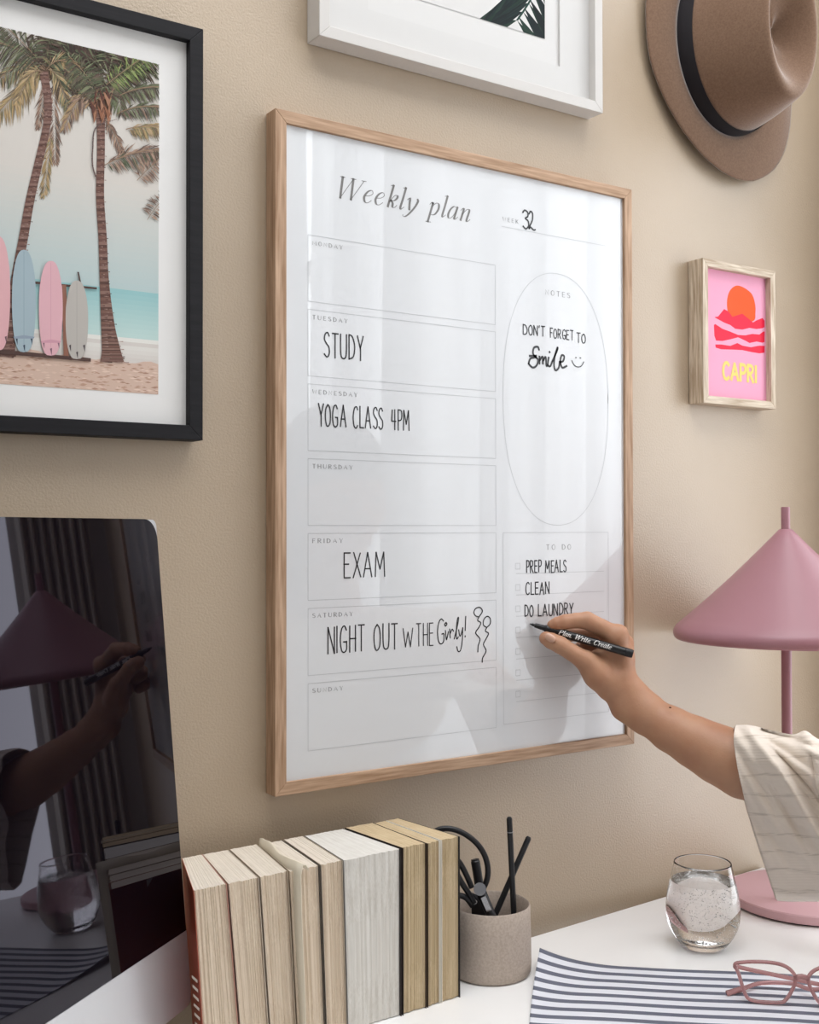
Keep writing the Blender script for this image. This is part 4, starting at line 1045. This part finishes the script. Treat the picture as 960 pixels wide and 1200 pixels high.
fore = chain([(720, 799, 1.386, 14), (734, 827, 1.385, 17), (755, 840, 1.378, 19)]) + chain([(729, 795, 1.386, 13), (742, 815, 1.385, 17), (758, 830, 1.378, 19)]) \
     + chain([(756, 836, 1.378, 21.2), (787, 855, 1.366, 24.8), (815, 870, 1.355, 28.5), (842, 884, 1.345, 32.5), (872, 897.5, 1.332, 36.3), (918, 915, 1.312, 33)])
SHD = (1.150, -.52, -.205); ELB = J(918, 915, 1.312)
fore += [(ELB, tuple(np.array(ELB) * .4 + np.array(SHD) * .6), .032, .036)]
# cloth hides the arm from the elbow on; knuckle bumps on the back of the hand
palm += [(J(727, 741, 1.386), J(729, 745, 1.387), PXM(8, 1.386), PXM(7, 1.386)), (J(734, 752, 1.406), J(734, 755, 1.406), PXM(7.5, 1.4), PXM(7, 1.4))]
thumb = chain([(700, 790, 1.381, 13.5), (687, 775, 1.377, 11.8), (670, 764.5, 1.375, 9.9), (656, 755.5, 1.3755, 10.2), (646, 751, 1.3775, 9.5), (640, 748, 1.379, 8.0)])
index = chain([(722, 746, 1.388, 12.6), (706, 736, 1.3865, 10.2), (688, 727.3, 1.385, 10.6), (675, 727.2, 1.3848, 8.9), (662, 729, 1.3842, 8.9), (653, 731, 1.385, 7.8), (647.5, 732.6, 1.386, 6.3)])
midd = chain([(728, 757, 1.404, 12), (712, 747, 1.408, 9.8), (696, 741.5, 1.410, 9.8), (676, 743, 1.406, 8.6), (662, 744, 1.4, 8.2), (650, 743, 1.394, 6.8)])
ring = chain([(731, 770, 1.420, 11), (716, 760, 1.428, 9.4), (700, 754, 1.431, 9.2), (684, 758, 1.424, 8.4), (676, 763, 1.416, 7.8), (680, 768, 1.408, 7)])
pink = chain([(733, 783, 1.430, 10), (720, 772, 1.440, 8.4), (706, 768, 1.442, 8.2), (692, 772, 1.436, 7.4), (686, 777, 1.428, 7), (691, 781, 1.420, 6.3)])
fine = [(.007, palm + fore), (.0015, thumb), (.0015, index), (.0015, midd), (.0015, ring), (.0015, pink)]
AV, AF = sdf_mesh([(.010, palm + fore)] + fine[1:], .00135, (.895, -.40, -.36), (1.16, -.02, -.075), .0042)
# rest of the figure, off to the right of the photograph
sh_l = (.845, -.70, -.215); neck0 = (.985, -.635, -.20); head = Vector((.955, -.585, .055))
pel = (1.035, -.78, -.69)
torso = [(pel, (1.02, -.76, -.50), .115, .105), (tuple(np.array(pel) + (.07, .02, -.0)), tuple(np.array(pel) - (.07, .04, 0)), .10, .10), ((1.02, -.76, -.50), (1.0, -.69, -.30), .105, .105),
         ((1.09, -.625, -.28), (.91, -.725, -.28), .092, .092), (SHD, neck0, .052, .055), (sh_l, neck0, .052, .055)]
arm_l = [(sh_l, (.815, -.63, -.46), .048, .038), ((.815, -.63, -.46), (.93, -.50, -.585), .037, .024), ((.93, -.50, -.585), (.955, -.455, -.590), .027, .030)]
for k in range(4): arm_l.append(((.94 + .013 * k, -.455 - .004 * k, -.588), (.965 + .012 * k, -.395 - .008 * k, -.602), .0095, .0075))
arm_l.append(((.95, -.47, -.585), (.985, -.455, -.590), .011, .008))
legs = [(tuple(np.array(pel) + (.08, .03, -.02)), (1.16, -.36, -.70), .085, .058), ((1.16, -.36, -.70), (1.17, -.42, -1.13), .055, .036), ((1.17, -.42, -1.16), (1.19, -.26, -1.19), .035, .028),
        (tuple(np.array(pel) + (-.08, -.03, -.02)), (.93, -.40, -.70), .085, .058), ((.93, -.40, -.70), (.92, -.46, -1.13), .055, .036), ((.92, -.46, -1.16), (.92, -.30, -1.19), .035, .028)]
arm_r = [(SHD, tuple(np.array(ELB) * .35 + np.array(SHD) * .65), .042, .036)]
neck = [(neck0, tuple(head + Vector((-.0, -.02, -.06))), .052, .050)]
BV, BF = sdf_mesh([(.03, torso + neck[:1]), (.015, arm_l), (.02, legs), (.02, arm_r)], .009, (.70, -.96, -1.225), (1.32, -.20, -.05), .012)
fd = Vector((.02, 1, -.12)).normalized(); sdv = Vector((1, -.02, 0))
hp = lambda a, b, c: tuple(head + sdv * a + fd * b + Vector((0, 0, c)))   # side, front, up
hd = [(hp(0, -.02, .025), hp(0, .012, .02), .082, .076), (hp(0, .03, -.05), hp(0, .055, -.07), .052, .030), (hp(-.03, .04, -.02), hp(.03, .04, -.02), .038, .038)]
nose = [(hp(0, .084, .008), hp(0, .104, -.024), .008, .0125), (hp(-.012, .094, -.027), hp(.012, .094, -.027), .008, .008)]
face = [(hp(-.02, .084, -.056), hp(.02, .084, -.056), .0055, .0055), (hp(-.018, .083, -.064), hp(.018, .083, -.064), .006, .006), (hp(-.04, .078, .022), hp(-.012, .088, .024), .008, .007), (hp(.04, .078, .022), hp(.012, .088, .024), .008, .007),
        (hp(-.030, .080, .004), hp(-.030, .081, .004), .0125, .0125), (hp(.030, .080, .004), hp(.030, .081, .004), .0125, .0125)]
ears = [(hp(sx_ * .079, -.008, .012), hp(sx_ * .077, -.004, -.016), .011, .008) for sx_ in (-1, 1)]
HV, HF = sdf_mesh([(.03, hd + [(hp(0, -.03, -.06), neck0, .050, .052)]), (.004, nose), (.004, face), (.003, ears)], .004, (.83, -.73, -.26), (1.08, -.45, .18), .008)
bm_ = MB(); bm_.add(BV, BF); bm_.add(HV, HF); bm_.add(AV, AF)
bm_.build('body', skin_m, pe_, smooth=True)
for sx_ in (-1, 1):
    MB().lathe([(.001, -.0085)] + [(.0085 * math.cos(math.radians(a)), .0085 * math.sin(math.radians(a))) for a in range(-70, 90, 20)] + [(.001, .0085)], hp(sx_ * .030, .0865, .004), 16).build('eye', mat('eye_%s' % ('left' if sx_ < 0 else 'right'), '#5a4636', .1), pe_, smooth=True)
# hair to the shoulders
hr = [(hp(0, -.03, .04), hp(0, .005, .045), .092, .086), (hp(0, -.055, .0), hp(0, -.085, -.16), .075, .05), (hp(-.06, -.03, .0), hp(-.06, -.06, -.15), .042, .028), (hp(.06, -.03, .0), hp(.06, -.06, -.15), .042, .028), (hp(0, .03, .075), hp(0, -.02, .08), .05, .07)]
RV, RF = sdf_mesh([(.015, hr)], .005, (.80, -.80, -.17), (1.12, -.44, .23), .0)
MB().add(RV, RF).build('hair', hair_m, pe_, smooth=True)
# trousers and shoes
TV, TF = sdf_mesh([(.03, [(a, b, ra + .012, rb + .014) for a, b, ra, rb in legs if b[2] > -1.15] + [(pel, tuple(np.array(pel) + (0, 0, .1)), .126, .118), (tuple(np.array(pel) + (.07, .02, 0)), tuple(np.array(pel) - (.07, .04, 0)), .112, .112)])], .009, (.74, -.97, -1.21), (1.34, -.22, -.50), .0)
MB().add(TV, TF).build('trousers', trouser_m, pe_, smooth=True)
for a, b in (((1.17, -.43, -1.185), (1.195, -.22, -1.19)), ((.92, -.47, -1.185), (.92, -.26, -1.19))):
    SV, SF = sdf_mesh([(.01, [(a, b, .041, .036)])], .006, (min(a[0], b[0]) - .07, a[1] - .07, FL + .001), (max(a[0], b[0]) + .07, b[1] + .07, -1.1), .0)
    MB().add(SV, SF).build('shoe', white_wood, pe_, smooth=True)
# shirt: body of the shirt, then the wide drooping right sleeve as one loft
km = bpy.data.materials.new('pointelle_knit'); km.use_nodes = True; nt = km.node_tree; b = nt.nodes['Principled BSDF']; b.inputs['Roughness'].default_value = .9
b.inputs['Sheen Weight'].default_value = .25
uvn = nt.nodes.new('ShaderNodeUVMap')
w1 = nt.nodes.new('ShaderNodeTexWave'); w1.bands_direction = 'Y'; w1.inputs['Scale'].default_value = 95; w1.inputs['Distortion'].default_value = 1.0
mpn = nt.nodes.new('ShaderNodeMapping'); mpn.inputs['Scale'].default_value = (1, 1, 1)
nt.links.new(uvn.outputs[0], mpn.inputs[0]); nt.links.new(mpn.outputs[0], w1.inputs['Vector'])
nz = nt.nodes.new('ShaderNodeTexNoise'); nz.inputs['Scale'].default_value = 1; mp2 = nt.nodes.new('ShaderNodeMapping'); mp2.inputs['Scale'].default_value = (60, 600, 1)
nt.links.new(uvn.outputs[0], mp2.inputs[0]); nt.links.new(mp2.outputs[0], nz.inputs['Vector'])
w2 = nt.nodes.new('ShaderNodeTexWave'); w2.bands_direction = 'Y'; w2.inputs['Scale'].default_value = 14; w2.inputs['Distortion'].default_value = 3.0
nt.links.new(mpn.outputs[0], w2.inputs['Vector'])
mr = nt.nodes.new('ShaderNodeMapRange'); mr.inputs[1].default_value = .90; mr.inputs[2].default_value = 1.0; nt.links.new(w2.outputs['Fac'], mr.inputs[0])
mr2 = nt.nodes.new('ShaderNodeMapRange'); mr2.inputs[1].default_value = .4; mr2.inputs[2].default_value = .6; nt.links.new(nz.outputs[0], mr2.inputs[0])
mm = nt.nodes.new('ShaderNodeMath'); mm.operation = 'MULTIPLY'; nt.links.new(mr.outputs[0], mm.inputs[0]); nt.links.new(mr2.outputs[0], mm.inputs[1])
mx = nt.nodes.new('ShaderNodeMix'); mx.data_type = 'RGBA'; mx.inputs[6].default_value = rgb('#e4d8cb'); mx.inputs[7].default_value = rgb('#c9bcae')
nt.links.new(mm.outputs[0], mx.inputs[0]); nt.links.new(mx.outputs[2], b.inputs['Base Color'])
ad = nt.nodes.new('ShaderNodeMath'); ad.operation = 'SUBTRACT'; nt.links.new(w1.outputs['Fac'], ad.inputs[0]); nt.links.new(mm.outputs[0], ad.inputs[1])
bp = nt.nodes.new('ShaderNodeBump'); bp.inputs['Strength'].default_value = .3; bp.inputs['Distance'].default_value = .0005
nt.links.new(ad.outputs[0], bp.inputs['Height']); nt.links.new(bp.outputs[0], b.inputs['Normal'])
tshirt = [(a, b_, ra + .016, rb + .016) for a, b_, ra, rb in torso[2:]] + [(pel, (1.02, -.76, -.50), .128, .124)] + [(sh_l, (.822, -.65, -.38), .066, .07)] + [(SHD, (1.14, -.48, -.215), .066, .064)]
SV, SF = sdf_mesh([(.03, tshirt)], .009, (.70, -.96, -.76), (1.30, -.38, -.10), .0)
sm_ = MB(); sm_.add(SV, SF, uvs=[(v[0], v[2]) for v in SV])
Tl = [(863, 850), (880, 850.5), (905, 856), (930, 861), (944, 857), (960, 867), (990, 876), (1040, 878), (1100, 866), (1190, 850)]
Bl = [(911, 1055), (925, 1056), (940, 1056), (955, 1056), (968, 1057), (985, 1057), (1012, 1054), (1050, 1040), (1095, 1010), (1165, 960)]
Tc = catmull(Tl, 12); Bc = catmull(Bl, 12); NS = len(Tc); NT = 70
ts_ = [0, .02, .06, .12, .2, .3, .42, .6, .8, .95, 1]; ws_ = [0, .017, .031, .041, .0465, .044, .034, .024, .018, .012, 0]
fl = [(872, 846), (877, 854), (889, 870), (913, 903), (941, 949), (960, 980), (990, 1035), (1010, 1075)]
def fold(px, py):
    best = 1e9; sg = 1
    for (ax, ay), (bx, by) in zip(fl[:-1], fl[1:]):
        l2 = (bx - ax) ** 2 + (by - ay) ** 2; t = max(0, min(1, ((px - ax) * (bx - ax) + (py - ay) * (by - ay)) / l2))
        d = math.hypot(px - ax - t * (bx - ax), py - ay - t * (by - ay))
        if d < best: best = d; sg = 1 if (bx - ax) * (py - ay) - (by - ay) * (px - ax) > 0 else -1   # + = lower left
    sd_ = best * sg; fade = max(0, min(1, (1035 - py) / 60)) * max(0, min(1, (1010 - px) / 40))
    r = math.hypot(px - 866, py - 846); an = math.atan2(py - 846, px - 866)
    d = .012 * math.exp(-(sd_ / 6) ** 2)
    if sd_ < 0:
        d -= .016 * (1 - math.exp(-(sd_ / 8) ** 2)) * math.exp(-(sd_ / 60) ** 2)
        d += (.0048 * math.cos(an * 27 + 1.2) + .0020 * math.cos(an * 49)) * min(1, r / 40) * math.exp(-((an - .35) / .45) ** 2)
        for ga, gd in ((.36, .0045), (.66, .0055), (.16, .003)):
            q = r * math.sin(an - ga - .0012 * (r - 40)); d -= gd * math.exp(-(q / 2.2) ** 2) * max(0, min(1, (r - 14) / 20))
        g = px - (951 + 6 * math.sin((py - 885) / 30) + max(0, py - 920) * .35)
        if 880 < py < 985: d += (-.005 * math.exp(-(g / 2.6) ** 2) + (.007 * (1 - math.exp(-(g / 7) ** 2)) if g > 0 else 0)) * min(1, (py - 880) / 14, (985 - py) / 25)
    else:
        d += (.0040 * math.sin(sd_ * .15 + py * .035 + .6) + .0015 * math.sin(sd_ * .41 - px * .05)) * min(1, sd_ / 12)
    d *= fade
    hem = py - (1039 + max(0, px - 907) * .22)
    d += .0012 / (1 + math.exp(-hem / 1.5))
    return d
vs = []; uv = []
for i in range(NS):
    (tx, ty), (bx, by) = Tc[i], Bc[i]; s_ = i / (NS - 1); bulge = -10.5 * max(0, 1 - s_ / .28) ** 1.5
    for j in range(2 * NT):
        near = j <= NT; t = j / NT if near else (2 * NT - j) / NT
        px = tx + (bx - tx) * t + bulge * math.sin(PI * min(1, t * 1.0) ** .62); py = ty + (by - ty) * t
        dep = 1.318 - .00052 * (tx + (bx - tx) * t * .6 - 864); w = float(np.interp(t, ts_, ws_)) * (1 + .25 * s_)
        if near: dep = dep - w - fold(px, py) * min(1, w / .005)
        else: dep = dep + w; px += -1.5 * max(0, 1 - s_ * 6)
        p = onD(px, py, dep); vs.append(tuple(p)); uv.append((px * .001, py * .001))
fs = [(i * 2 * NT + j, i * 2 * NT + (j + 1) % (2 * NT), (i + 1) * 2 * NT + (j + 1) % (2 * NT), (i + 1) * 2 * NT + j) for i in range(NS - 1) for j in range(2 * NT)]
sl_ = MB(); sl_.add(vs, fs, uvs=uv)
o = sl_.build('sleeve', km, pe_, smooth=True, solid=.0012)
sm_.build('shirt', km, pe_, smooth=True)
# thumb nail and a small mole on the forearm
nc = onD(645, 747.5, 1.3668); nd = (CAMP - nc).normalized(); nu = (onD(638, 743, 1.3700) - onD(652, 751.5, 1.3650)).normalized(); nv = nd.cross(nu).normalized()
nm = MB(); vs = []
for i in range(7):
    for k in range(20):
        a = 2 * PI * k / 20; g = i / 6
        x = .0068 * g * math.copysign(abs(math.cos(a)) ** .8, math.cos(a)); y = .0046 * g * math.copysign(abs(math.sin(a)) ** .8, math.sin(a))
        vs.append(tuple(nc + nu * x + nv * y + nd * (.0004 - 60 * y * y - .0006 * (g ** 4))))
nm.add(vs, [(i * 20 + k, i * 20 + (k + 1) % 20, (i + 1) * 20 + (k + 1) % 20, (i + 1) * 20 + k) for i in range(6) for k in range(20)])
nm.build('thumb_nail', nail_m, pe_, smooth=True)
mc = onD(785.5, 830, 1.366 - .0185); MB().lathe([(.0001, 0), (.0012, .0003), (.0016, .001), (.0012, .0017), (.0001, .002)], tuple(mc), 10).build('mole', mat('mole', '#6b4630', .6), pe_, smooth=True)
# the marker in the hand
pa, pb = onD(621, 731, 1.3905), onD(742, 766.5, 1.3660); pdv = (pb - pa); PL = pdv.length; pdv.normalize()
mk = thing('marker_pen', tuple(pa), 'slim black marker with white lettering held to the planner board', 'pen')
MB().tube([pa, pa + pdv * .0025], [.0005, .0011], 12).build('nib', black_plastic, mk, smooth=True)
MB().tube([pa + pdv * .0025, pa + pdv * .006, pa + pdv * .0065, pa + pdv * .018, pa + pdv * .021], [.0016, .0019, .0028, .0034, .0050], 24).build('grip', black_plastic, mk, angle=30)
MB().tube([pa + pdv * .021, pa + pdv * (PL - .010)], .0051, 32).build('barrel', mat('satin_black_barrel', '#19181a', .35), mk, angle=40)
MB().tube([pa + pdv * (PL - .010), pa + pdv * (PL - .0095), pa + pdv * (PL - .002), pa + pdv * PL], [.0047, .0053, .0052, .0044], 32).build('end_cap', black_plastic, mk, angle=30)
pm_ = pa + pdv * PL * .5; vn = (CAMP - pm_); vn = (vn - pdv * vn.dot(pdv)).normalized(); un = vn.cross(pdv).normalized()
if un.z < 0: un = -un
tx = MB(); st, w = text_strokes('Plan. Write. Create', ITAL, .10, .28); u0, u1 = .0365, .1005
def putp(a, b): q = b / .0053; return tuple(pa + pdv * a + vn * (.0053 * math.cos(q)) + un * (.0053 * math.sin(q)))
def dense(p): return [(a[0] + (b[0] - a[0]) * k / 5, a[1] + (b[1] - a[1]) * k / 5) for a, b in zip(p[:-1], p[1:]) for k in range(5)] + [p[-1]]
for s_ in st: ribbon(tx, dense([(u0 + a_ * (u1 - u0) / w, -.0022 + b_ * .0060) for a_, b_ in s_]), .0006, .0011, putp)
tx.build('lettering', mat('white_print', '#e4e2e0', .5), mk)
# stool she sits on
stl = thing('stool', (1.035, -.78, FL), 'round wooden stool under the seated person', 'stool')
MB().lathe([(.155, 0), (.17, .006), (.17, .026), (.155, .032)], (1.035, -.78, -.857), 48).build('seat', oak_h, stl, angle=40)
for k in range(4):
    a = PI / 4 + k * PI / 2; MB().tube([(1.035 + .11 * math.cos(a), -.78 + .11 * math.sin(a), -.856), (1.035 + .17 * math.cos(a), -.78 + .17 * math.sin(a), FL)], [.017, .013], 12).build('leg', oak_v, stl, smooth=True)
